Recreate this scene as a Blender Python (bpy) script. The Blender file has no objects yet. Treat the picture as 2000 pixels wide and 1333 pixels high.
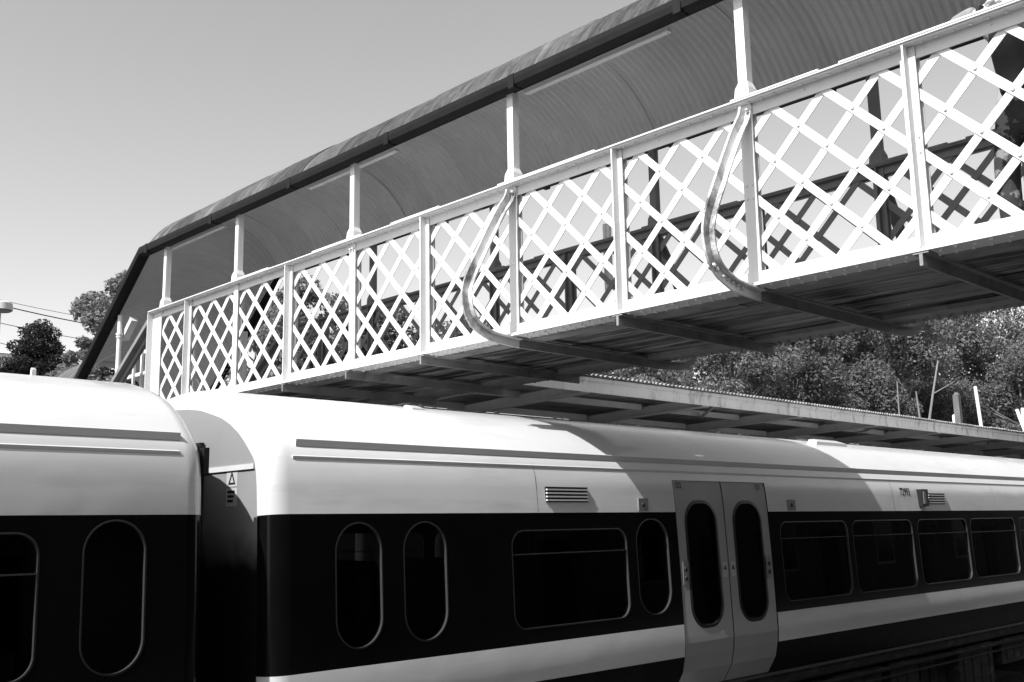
import bpy, bmesh, math, random
import numpy as np
from mathutils import Vector, Matrix, noise

random.seed(7)
rng = np.random.default_rng(11)
scene = bpy.context.scene
COL = scene.collection
EZ = 2.7                      # eye height above rail level; geometry below is given relative to eye level

# ------------------------------------------------------------------ camera
cam_d = bpy.data.cameras.new("camera")
cam_d.sensor_width = 36.0
cam_d.lens = 36.0 * 2012.24 / 2000.0
cam_d.clip_start = 0.05
cam_d.clip_end = 4000
cam = bpy.data.objects.new("camera", cam_d)
COL.objects.link(cam)
fw = Vector((0.68681779, 0.70471783, 0.177916))
rt = Vector((0.71831413, -0.69548162, -0.01816933))
up = Vector((-0.11093305, -0.14027859, 0.98387793))
M = Matrix((rt, up, -fw)).transposed().to_4x4()
M.translation = Vector((0, 0, EZ))
cam.matrix_world = M
scene.camera = cam

# ------------------------------------------------------------------ light
SUN = Vector((0.87, 0.045, -1.0)).normalized()          # direction the light travels
world = bpy.data.worlds.new("World")
scene.world = world
world.use_nodes = True
nt = world.node_tree
nt.nodes.clear()
sky = nt.nodes.new("ShaderNodeTexSky")
sky.sky_type = 'NISHITA'
sky.sun_disc = False
sky.sun_elevation = math.asin(-SUN.z)
sky.sun_rotation = math.atan2(-SUN.x, -SUN.y)
sky.air_density = 1.0
sky.dust_density = 1.2
sky.ozone_density = 1.0
bw = nt.nodes.new("ShaderNodeRGBToBW")
bg = nt.nodes.new("ShaderNodeBackground")
bg.inputs[1].default_value = 0.15
out = nt.nodes.new("ShaderNodeOutputWorld")
nt.links.new(sky.outputs[0], bw.inputs[0])
nt.links.new(bw.outputs[0], bg.inputs[0])
nt.links.new(bg.outputs[0], out.inputs[0])

sl = bpy.data.lights.new("sun", 'SUN')
sl.energy = 5.0
sl.angle = math.radians(0.53)
sl.color = (1.0, 1.0, 1.0)
so = bpy.data.objects.new("sun", sl)
COL.objects.link(so)
so.rotation_euler = SUN.to_track_quat('-Z', 'Y').to_euler()
so.location = (-30, -2, 40)

scene.view_settings.view_transform = 'Standard'
scene.view_settings.look = 'None'
scene.view_settings.exposure = 0.8
scene.view_settings.gamma = 1.0
scene.view_settings.use_curve_mapping = False

# ------------------------------------------------------------------ materials
def mat(name, base, rough=0.55, var=0.0, scale=4.0, stretch=(1, 1, 1), spec=0.4, bump=0.0, bscale=None,
        metal=0.0, coat=0.0, specks=None, dark=None):
    """grey procedural material. var: noise variation of the base, specks=(threshold, value, scale),
    dark=(value, scale, stretch, lo, hi): a second large stain layer"""
    m = bpy.data.materials.new(name)
    m.use_nodes = True
    n = m.node_tree.nodes
    l = m.node_tree.links
    b = n["Principled BSDF"]
    b.inputs["Roughness"].default_value = rough
    b.inputs["Metallic"].default_value = metal
    b.inputs["Specular IOR Level"].default_value = spec
    b.inputs["Coat Weight"].default_value = coat
    b.inputs["Coat Roughness"].default_value = 0.08
    tc = n.new("ShaderNodeTexCoord")
    mp = n.new("ShaderNodeMapping")
    mp.inputs["Scale"].default_value = stretch
    l.new(tc.outputs["Object"], mp.inputs[0])
    nz = n.new("ShaderNodeTexNoise")
    nz.inputs["Scale"].default_value = scale
    nz.inputs["Detail"].default_value = 7
    nz.inputs["Roughness"].default_value = 0.6
    l.new(mp.outputs[0], nz.inputs[0])
    mr = n.new("ShaderNodeMapRange")
    mr.inputs[1].default_value = 0.3
    mr.inputs[2].default_value = 0.7
    mr.inputs[3].default_value = base * (1 - var)
    mr.inputs[4].default_value = min(0.95, base * (1 + var))
    l.new(nz.outputs[0], mr.inputs[0])
    val = mr.outputs[0]
    def layer(val, value, sc, st, lo, hi):
        mp2 = n.new("ShaderNodeMapping")
        mp2.inputs["Scale"].default_value = st
        mp2.inputs["Location"].default_value = (3.1, 7.7, 1.3)
        l.new(tc.outputs["Object"], mp2.inputs[0])
        n2 = n.new("ShaderNodeTexNoise")
        n2.inputs["Scale"].default_value = sc
        n2.inputs["Detail"].default_value = 9
        n2.inputs["Roughness"].default_value = 0.68
        l.new(mp2.outputs[0], n2.inputs[0])
        r2 = n.new("ShaderNodeMapRange")
        r2.inputs[1].default_value = lo
        r2.inputs[2].default_value = hi
        l.new(n2.outputs[0], r2.inputs[0])
        mx = n.new("ShaderNodeMix")
        mx.data_type = 'FLOAT'
        l.new(r2.outputs[0], mx.inputs[0])
        l.new(val, mx.inputs[2])
        mx.inputs[3].default_value = value
        return mx.outputs[0]
    if dark:
        val = layer(val, dark[0], dark[1], dark[2], dark[3], dark[4])
    if specks:
        val = layer(val, specks[1], specks[2], (1, 1, 1), specks[0], specks[0] + 0.05)
    cb = n.new("ShaderNodeCombineColor")
    for i in range(3):
        l.new(val, cb.inputs[i])
    l.new(cb.outputs[0], b.inputs["Base Color"])
    if bump > 0:
        bp = n.new("ShaderNodeBump")
        bp.inputs["Strength"].default_value = bump
        bp.inputs["Distance"].default_value = 0.01
        if bscale:
            n3 = n.new("ShaderNodeTexNoise")
            n3.inputs["Scale"].default_value = bscale
            n3.inputs["Detail"].default_value = 5
            l.new(mp.outputs[0], n3.inputs[0])
            l.new(n3.outputs[0], bp.inputs["Height"])
        else:
            l.new(nz.outputs[0], bp.inputs["Height"])
        l.new(bp.outputs[0], b.inputs["Normal"])
    return m

MT = {}
MT['bridge'] = mat("white_bridge_paint", 0.60, 0.5, 0.05, 3, bump=0.15, bscale=60, specks=(0.68, 0.15, 20))
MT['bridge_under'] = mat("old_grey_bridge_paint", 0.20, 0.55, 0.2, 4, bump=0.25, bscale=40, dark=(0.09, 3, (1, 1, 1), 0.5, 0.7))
MT['bridge_in'] = mat("grey_and_shaded_bridge_paint", 0.17, 0.6, 0.15, 4, bump=0.2, bscale=40)  # far side's white paint darkened to hold roof shade; also the grey stair handrail
MT['roof_in'] = mat("roof_inside_paint", 0.62, 0.6, 0.10, 1.2, (1, 1, 1), specks=(0.735, 0.06, 7))
MT['bow'] = mat("weathered_bow_paint", 0.62, 0.45, 0.15, 6, bump=0.35, bscale=40, dark=(0.08, 2.3, (1, 1, 1), 0.46, 0.62))
MT['bolt'] = mat("bright_bolt_steel", 0.6, 0.3, 0.1, 20, metal=0.6)
MT['roof'] = mat("weathered_corrugated_sheet", 0.048, 0.85, 0.35, 3, (1, 2.0, 1), spec=0.2, bump=0.2, bscale=30,
                 dark=(0.12, 2.0, (0.8, 4, 0.8), 0.5, 0.72), specks=(0.68, 0.02, 9))
MT['gutter'] = mat("dark_gutter_paint", 0.009, 0.6, 0.25, 5, spec=0.15)
MT['deck'] = mat("dark_stained_boards", 0.20, 0.5, 0.6, 3, (9, 0.7, 9), spec=0.5, bump=0.6, bscale=12,
                 dark=(0.015, 1.6, (7, 0.55, 7), 0.44, 0.56))
MT['batten'] = mat("pale_light_casing", 0.6, 0.4, 0.03, 5)
MT['tr_white'] = mat("carriage_white_paint", 0.51, 0.22, 0.04, 1.5, (0.4, 1, 1), spec=0.5, coat=0.3,
                     dark=(0.42, 2.2, (0.35, 1, 2.5), 0.52, 0.75), specks=(0.745, 0.3, 13))
def ripple(m):
    n = m.node_tree.nodes; l = m.node_tree.links
    tc = n.new("ShaderNodeTexCoord"); nz = n.new("ShaderNodeTexNoise"); nz.inputs["Scale"].default_value = 2.2; nz.inputs["Detail"].default_value = 2
    l.new(tc.outputs["Object"], nz.inputs[0])
    bp = n.new("ShaderNodeBump"); bp.inputs["Strength"].default_value = 0.25; bp.inputs["Distance"].default_value = 0.02
    l.new(nz.outputs[0], bp.inputs["Height"]); l.new(bp.outputs[0], n["Principled BSDF"].inputs["Normal"])
    l.new(bp.outputs[0], n["Principled BSDF"].inputs["Coat Normal"])
ripple(MT['tr_white'])
MT['tr_black'] = mat("carriage_black_paint", 0.003, 0.14, 0.2, 2, spec=0.13)
MT['tr_skirt'] = mat("sooty_black_skirt", 0.006, 0.6, 0.4, 4, spec=0.08)
MT['tr_door'] = mat("door_grey_paint", 0.26, 0.22, 0.05, 2, spec=0.5, coat=0.3)
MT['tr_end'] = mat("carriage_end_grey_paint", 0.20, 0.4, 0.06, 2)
MT['seal'] = mat("black_rubber", 0.008, 0.5)
MT['chrome'] = mat("polished_window_trim", 0.55, 0.18, 0.05, metal=1.0)
MT['trim'] = mat("dark_window_trim", 0.09, 0.22, 0.1, metal=0.6)
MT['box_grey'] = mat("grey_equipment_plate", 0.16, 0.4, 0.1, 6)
MT['box_pale'] = mat("pale_sticker", 0.30, 0.5)
MT['ink'] = mat("black_ink", 0.01, 0.5)
MT['label'] = mat("white_label", 0.36, 0.45)
MT['under'] = mat("grimy_underframe", 0.018, 0.8, 0.5, 5, (1, 1, 2), spec=0.2, bump=0.4, dark=(0.06, 3, (1, 1, 3), 0.55, 0.7))
MT['inner'] = mat("dark_carriage_lining", 0.05, 0.6, 0.1)
MT['seat'] = mat("dark_seat_fabric", 0.035, 0.9, 0.3, 30)
MT['can_sheet'] = mat("canopy_corrugated_sheet", 0.34, 0.7, 0.25, 3, (1, 0.5, 1), dark=(0.10, 2, (3, 0.4, 1), 0.5, 0.7))
MT['can_steel'] = mat("canopy_grey_paint", 0.50, 0.5, 0.1, 4)
MT['fascia'] = mat("peeling_white_fascia", 0.74, 0.55, 0.1, 3, (1, 1, 0.4), dark=(0.28, 2.6, (1.6, 1, 0.5), 0.53, 0.66),
                   specks=(0.72, 0.12, 8))
MT['concrete'] = mat("platform_asphalt", 0.07, 0.85, 0.2, 2)
MT['ballast'] = mat("track_ballast", 0.08, 0.95, 0.4, 14, bump=0.6)
MT['earth'] = mat("grassy_bank", 0.07, 0.95, 0.4, 2)
MT['rail'] = mat("rusty_rail", 0.09, 0.6, 0.2, 10)
MT['bark'] = mat("grey_bark", 0.16, 0.9, 0.3, 8, (1, 1, 0.3))
MT['birch'] = mat("pale_birch_bark", 0.17, 0.8, 0.2, 6, specks=(0.62, 0.08, 6))
MT['pole_white'] = mat("white_pole_paint", 0.78, 0.5, 0.05)
MT['pole_wood'] = mat("dark_timber_post", 0.10, 0.85, 0.3, 5, (3, 3, 0.4))
MT['brick'] = mat("dark_blocker_brick", 0.06, 0.9, 0.3, 6)
MT['slate_dark'] = mat("dark_slate", 0.05, 0.7, 0.2, 5)
MT['wire'] = mat("black_cable", 0.02, 0.6)
MT['render'] = mat("pale_render", 0.8, 0.8, 0.05)
MT['slate'] = mat("pale_roof_slate", 0.6, 0.7, 0.1)
MT['skin'] = mat("skin", 0.45, 0.5, 0.05, 8, spec=0.4)
MT['shirt'] = mat("light_shirt_cotton", 0.20, 0.9, 0.15, 10, bump=0.9, bscale=9)
MT['blackcloth'] = mat("black_cotton", 0.012, 0.9, 0.2, 12)
MT['camo'] = mat("patterned_trousers", 0.035, 0.9, 0.3, 10, dark=(0.20, 5.5, (1, 1, 1), 0.50, 0.53))
MT['hair'] = mat("dark_hair", 0.02, 0.7, 0.3, 30)

def end_shade(m, z_hi, z_lo, value):
    # gap shade painted into the lower carriage end by height, with a ragged upper edge
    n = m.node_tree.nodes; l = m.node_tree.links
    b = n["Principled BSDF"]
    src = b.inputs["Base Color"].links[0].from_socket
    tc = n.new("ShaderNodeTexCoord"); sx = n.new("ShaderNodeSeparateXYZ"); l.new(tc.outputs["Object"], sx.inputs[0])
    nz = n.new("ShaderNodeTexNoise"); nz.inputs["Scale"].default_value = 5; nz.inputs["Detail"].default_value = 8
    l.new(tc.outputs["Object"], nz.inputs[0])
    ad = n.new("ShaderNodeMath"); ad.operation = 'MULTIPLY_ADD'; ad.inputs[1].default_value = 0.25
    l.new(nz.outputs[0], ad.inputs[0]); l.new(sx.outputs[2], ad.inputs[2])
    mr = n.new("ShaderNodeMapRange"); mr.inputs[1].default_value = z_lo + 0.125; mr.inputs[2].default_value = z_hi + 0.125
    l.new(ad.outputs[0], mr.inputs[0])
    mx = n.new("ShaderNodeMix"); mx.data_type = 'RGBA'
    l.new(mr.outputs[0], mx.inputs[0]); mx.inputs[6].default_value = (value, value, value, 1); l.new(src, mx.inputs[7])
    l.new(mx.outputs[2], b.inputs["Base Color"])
end_shade(MT['tr_end'], EZ + 0.02, EZ - 0.22, 0.006)

def per_object(m, lo, hi):
    # each sheet weathers a little differently
    n = m.node_tree.nodes; l = m.node_tree.links
    b = n["Principled BSDF"]
    src = b.inputs["Base Color"].links[0].from_socket
    oi = n.new("ShaderNodeObjectInfo")
    mr = n.new("ShaderNodeMapRange"); mr.inputs[3].default_value = lo; mr.inputs[4].default_value = hi
    l.new(oi.outputs["Random"], mr.inputs[0])
    mx = n.new("ShaderNodeVectorMath"); mx.operation = 'SCALE'
    l.new(src, mx.inputs[0]); l.new(mr.outputs[0], mx.inputs[3])
    l.new(mx.outputs[0], b.inputs["Base Color"])
per_object(MT['roof'], 0.7, 1.7)
per_object(MT['roof_in'], 0.92, 1.04)
per_object(MT['deck'], 0.55, 1.6)
per_object(MT['can_sheet'], 0.8, 1.2)

def leafmat(name, base, var=0.45):
    m = bpy.data.materials.new(name)
    m.use_nodes = True
    n = m.node_tree.nodes
    l = m.node_tree.links
    b = n["Principled BSDF"]
    b.inputs["Roughness"].default_value = 0.5
    b.inputs["Specular IOR Level"].default_value = 0.2
    g = n.new("ShaderNodeTexCoord")
    nz = n.new("ShaderNodeTexNoise")
    nz.inputs["Scale"].default_value = 3.0
    nz.inputs["Detail"].default_value = 6
    l.new(g.outputs["Object"], nz.inputs[0])
    mr = n.new("ShaderNodeMapRange")
    mr.inputs[1].default_value = 0.3
    mr.inputs[2].default_value = 0.7
    mr.inputs[3].default_value = base * (1 - var)
    mr.inputs[4].default_value = base * (1 + var)
    l.new(nz.outputs[0], mr.inputs[0])
    cb = n.new("ShaderNodeCombineColor")
    for i in range(3):
        l.new(mr.outputs[0], cb.inputs[i])
    l.new(cb.outputs[0], b.inputs["Base Color"])
    tr = n.new("ShaderNodeBsdfTranslucent")
    l.new(cb.outputs[0], tr.inputs[0])
    mx = n.new("ShaderNodeMixShader")
    mx.inputs[0].default_value = 0.42
    l.new(b.outputs[0], mx.inputs[1])
    l.new(tr.outputs[0], mx.inputs[2])
    l.new(mx.outputs[0], n["Material Output"].inputs[0])
    return m
MT['leaf_mid'] = leafmat("mid_leaves", 0.17)
MT['leaf_dark'] = leafmat("dark_leaves", 0.125)
MT['leaf_pale'] = leafmat("pale_leaves", 0.21)
MT['needle'] = leafmat("dark_needles", 0.028)

gm = bpy.data.materials.new("tinted_window_glass")
gm.use_nodes = True
n = gm.node_tree.nodes
n.clear()
o_ = n.new("ShaderNodeOutputMaterial")
tr = n.new("ShaderNodeBsdfTransparent")
tr.inputs[0].default_value = (0.27, 0.27, 0.27, 1)
gl = n.new("ShaderNodeBsdfGlossy")
gl.inputs["Roughness"].default_value = 0.02
gl.inputs[0].default_value = (0.6, 0.6, 0.6, 1)
fr = n.new("ShaderNodeFresnel")
fr.inputs[0].default_value = 1.4
mx = n.new("ShaderNodeMixShader")
gm.node_tree.links.new(fr.outputs[0], mx.inputs[0])
gm.node_tree.links.new(tr.outputs[0], mx.inputs[1])
gm.node_tree.links.new(gl.outputs[0], mx.inputs[2])
gm.node_tree.links.new(mx.outputs[0], o_.inputs[0])
MT['glass'] = gm

# ------------------------------------------------------------------ builders
ORG = {}            # object -> world origin of its thing (relative z)

def thing(name, label, cat, loc, group=None):
    o = bpy.data.objects.new(name, None)
    o.empty_display_size = 0.2
    COL.objects.link(o)
    o.location = (loc[0], loc[1], loc[2] + EZ)
    ORG[o] = Vector(loc)
    o['label'] = label
    o['category'] = cat
    if group:
        o['group'] = group
    return o

def tag(o, label, cat, group=None):
    o['label'] = label
    o['category'] = cat
    if group:
        o['group'] = group
    return o

def struct(o):
    o['kind'] = 'structure'
    return o

def link(name, me, parent=None, loc=None, origin=None):
    """loc is the world (eye-relative) position of the mesh origin"""
    o = bpy.data.objects.new(name, me)
    COL.objects.link(o)
    if parent is not None:
        po = ORG[parent]
        ORG[o] = po if loc is None else Vector(loc)
        o.parent = parent
        if loc is not None:
            o.location = Vector(loc) - po
    else:
        ORG[o] = Vector(loc) if loc is not None else Vector((0, 0, 0))
        l = ORG[o]
        o.location = (l.x, l.y, l.z + EZ)
    return o

class MB:
    def __init__(self):
        self.v = []
        self.f = []
        self.m = []
    def add(self, vs, fs, mi=0):
        b = len(self.v)
        self.v.extend([tuple(q) for q in vs])
        for q in fs:
            self.f.append(tuple(b + i for i in q))
            self.m.append(mi)
    def box(self, x0, x1, y0, y1, z0, z1, mi=0):
        vs = [(x, y, z) for z in (z0, z1) for y in (y0, y1) for x in (x0, x1)]
        self.add(vs, [(0, 2, 3, 1), (4, 5, 7, 6), (0, 1, 5, 4), (2, 6, 7, 3), (0, 4, 6, 2), (1, 3, 7, 5)], mi)
    def bar(self, a, b, w, d, side=None, mi=0):
        """rectangular bar from a to b; w along side, d along the other normal"""
        a = Vector(a); b = Vector(b)
        t = (b - a).normalized()
        s = Vector(side) if side else (Vector((0, 0, 1)) if abs(t.z) < 0.9 else Vector((1, 0, 0)))
        s = (s - t * s.dot(t)).normalized()
        n = t.cross(s)
        vs = []
        for q in (a, b):
            for i, j in ((-1, -1), (1, -1), (1, 1), (-1, 1)):
                vs.append(q + s * (w / 2 * i) + n * (d / 2 * j))
        self.add(vs, [(0, 1, 2, 3), (7, 6, 5, 4), (0, 4, 5, 1), (1, 5, 6, 2), (2, 6, 7, 3), (3, 7, 4, 0)], mi)
    def tube(self, pts, rad, n=8, mi=0, cap=True):
        pts = [Vector(q) for q in pts]
        if not hasattr(rad, '__len__'):
            rad = [rad] * len(pts)
        base = len(self.v)
        prev = None
        for i, q in enumerate(pts):
            t = (pts[min(i + 1, len(pts) - 1)] - pts[max(i - 1, 0)])
            t = t.normalized() if t.length > 1e-9 else Vector((0, 0, 1))
            if prev is None:
                s = t.orthogonal().normalized()
            else:
                s = (prev - t * prev.dot(t)).normalized()
            prev = s
            c = t.cross(s)
            for k in range(n):
                a = 2 * math.pi * k / n
                self.v.append(tuple(q + (s * math.cos(a) + c * math.sin(a)) * rad[i]))
        for i in range(len(pts) - 1):
            for k in range(n):
                a = base + i * n + k
                b2 = base + i * n + (k + 1) % n
                self.f.append((a, b2, b2 + n, a + n)); self.m.append(mi)
        if cap:
            self.f.append(tuple(base + k for k in reversed(range(n)))); self.m.append(mi)
            e = base + (len(pts) - 1) * n
            self.f.append(tuple(e + k for k in range(n))); self.m.append(mi)
    def sweep(self, frames, sec, mi=0, close=True):
        """frames: list of (pos, u, v); sec: list of (a, b) closed polygon"""
        base = len(self.v)
        k = len(sec)
        for q, u, v in frames:
            for a, b in sec:
                self.v.append(tuple(Vector(q) + Vector(u) * a + Vector(v) * b))
        for i in range(len(frames) - 1):
            for j in range(k):
                a = base + i * k + j
                b2 = base + i * k + (j + 1) % k
                self.f.append((a, b2, b2 + k, a + k)); self.m.append(mi)
        if close:
            self.f.append(tuple(base + j for j in reversed(range(k)))); self.m.append(mi)
            e = base + (len(frames) - 1) * k
            self.f.append(tuple(e + j for j in range(k))); self.m.append(mi)
    def dome(self, c, nrm, r, h=None, n=6, mi=0):
        c = Vector(c); nrm = Vector(nrm).normalized()
        s = nrm.orthogonal().normalized(); t = nrm.cross(s)
        h = h or r * 0.7
        vs = []
        for rr, hh in ((1, 0), (0.75, 0.7)):
            for k in range(n):
                a = 2 * math.pi * k / n
                vs.append(c + (s * math.cos(a) + t * math.sin(a)) * r * rr + nrm * h * hh)
        vs.append(c + nrm * h)
        fs = [(k, (k + 1) % n, n + (k + 1) % n, n + k) for k in range(n)] + [(n + k, n + (k + 1) % n, 2 * n) for k in range(n)]
        self.add(vs, fs, mi)
    def mesh(self, name, mats, origin=(0, 0, 0), smooth=False, angle=None):
        me = bpy.data.meshes.new(name)
        ox, oy, oz = origin
        me.from_pydata([(x - ox, y - oy, z - oz) for x, y, z in self.v], [], self.f)
        if not isinstance(mats, (list, tuple)):
            mats = [mats]
        for m in mats:
            me.materials.append(MT[m])
        if len(mats) > 1:
            me.polygons.foreach_set("material_index", self.m)
        bm = bmesh.new()
        bm.from_mesh(me)
        bmesh.ops.recalc_face_normals(bm, faces=bm.faces)
        if smooth:
            lim = math.radians(angle or 35)
            for fa in bm.faces:
                fa.smooth = True
            for e in bm.edges:
                if len(e.link_faces) == 2 and e.calc_face_angle(0) > lim:
                    e.smooth = False
        bm.to_mesh(me)
        bm.free()
        return me
    def build(self, name, mats, parent=None, smooth=False, angle=None):
        org = ORG[parent] if parent is not None else (0, 0, 0)
        return link(name, self.mesh(name, mats, org, smooth, angle), parent)

def catmull(pts, k=6):
    P = [Vector(q) for q in pts]
    P = [P[0] * 2 - P[1]] + P + [P[-1] * 2 - P[-2]]
    o = []
    for i in range(1, len(P) - 2):
        for j in range(k):
            t = j / k
            a, b, c, d = P[i - 1], P[i], P[i + 1], P[i + 2]
            o.append(0.5 * ((2 * b) + (c - a) * t + (2 * a - 5 * b + 4 * c - d) * t * t + (3 * b - a - 3 * c + d) * t ** 3))
    o.append(P[-2])
    return o

# ================================================================== SETTING
RAILZ = -EZ
PLAT = RAILZ + 0.915
TC1, TC0 = 7.16, 3.76            # track centres: far (with the train) and near
m = MB()
m.add([(-900, -900, RAILZ - 0.5), (900, -900, RAILZ - 0.5), (900, 900, RAILZ - 0.5), (-900, 900, RAILZ - 0.5)], [(0, 1, 2, 3)])
struct(m.build("ground", 'earth'))
m = MB()
m.box(-60, 90, 2.0, 9.0, RAILZ - 0.45, RAILZ - 0.17)
struct(m.build("track_bed", 'ballast'))
m = MB()
m.box(-60, 90, -8, 2.15, RAILZ - 0.45, PLAT - 0.09)
m.box(-60, 90, -8, 2.31, PLAT - 0.086, PLAT)
struct(m.build("near_platform", 'concrete'))
m = MB()
m.box(-60, 90, 8.77, 13.0, RAILZ - 0.45, PLAT - 0.09)
m.box(-60, 90, 8.61, 13.0, PLAT - 0.086, PLAT)
struct(m.build("far_platform", 'concrete'))
for tc in (TC0, TC1):
    for s in (-1, 1):
        m = MB()
        y = tc + s * 0.7525
        sec = [(-0.07, 0), (0.07, 0), (0.07, 0.012), (0.012, 0.03), (0.012, 0.11), (0.035, 0.12), (0.035, 0.155), (-0.035, 0.155), (-0.035, 0.12), (-0.012, 0.11), (-0.012, 0.03), (-0.07, 0.012)]
        m.sweep([((-60, y, RAILZ - 0.166), (0, 1, 0), (0, 0, 1)), ((90, y, RAILZ - 0.166), (0, 1, 0), (0, 0, 1))], sec)
        struct(m.build("track_rail", 'rail'))
# embankment behind the far platform
m = MB()
xs = np.linspace(-70, 130, 51)
prof_b = [(13.2, RAILZ + 0.3), (14.5, RAILZ + 0.9), (18, RAILZ + 2.0), (24, RAILZ + 3.2), (34, RAILZ + 4.0), (60, RAILZ + 4.5)]
vs = []
for x in xs:
    for (y, z) in prof_b:
        k = noise.noise(Vector((x * 0.13, y * 0.2, 0))) * 0.5
        vs.append((x, y, z + (k if y > 14 else 0)))
nb = len(prof_b)
m.add(vs, [(i * nb + j, (i + 1) * nb + j, (i + 1) * nb + j + 1, i * nb + j + 1) for i in range(len(xs) - 1) for j in range(nb - 1)])
struct(m.build("embankment", 'earth', smooth=True, angle=60))

# ================================================================== FOOTBRIDGE
XL, XF = 6.043, 8.27             # near and far outer flange lips
BAY = 1.206
SY = {0: 13.315, 1: 12.249}
for i in range(2, 15):
    SY[i] = 3.828 + (8 - i) * BAY
YN, Y0 = SY[14], SY[0]           # near (over the camera's platform) and landing ends
ZT, ZB = 2.976, 1.612
bridge = thing("footbridge", "white lattice footbridge with barrel-vaulted corrugated roof crossing over the train", "footbridge", (7.157, 6.2, RAILZ))

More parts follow.
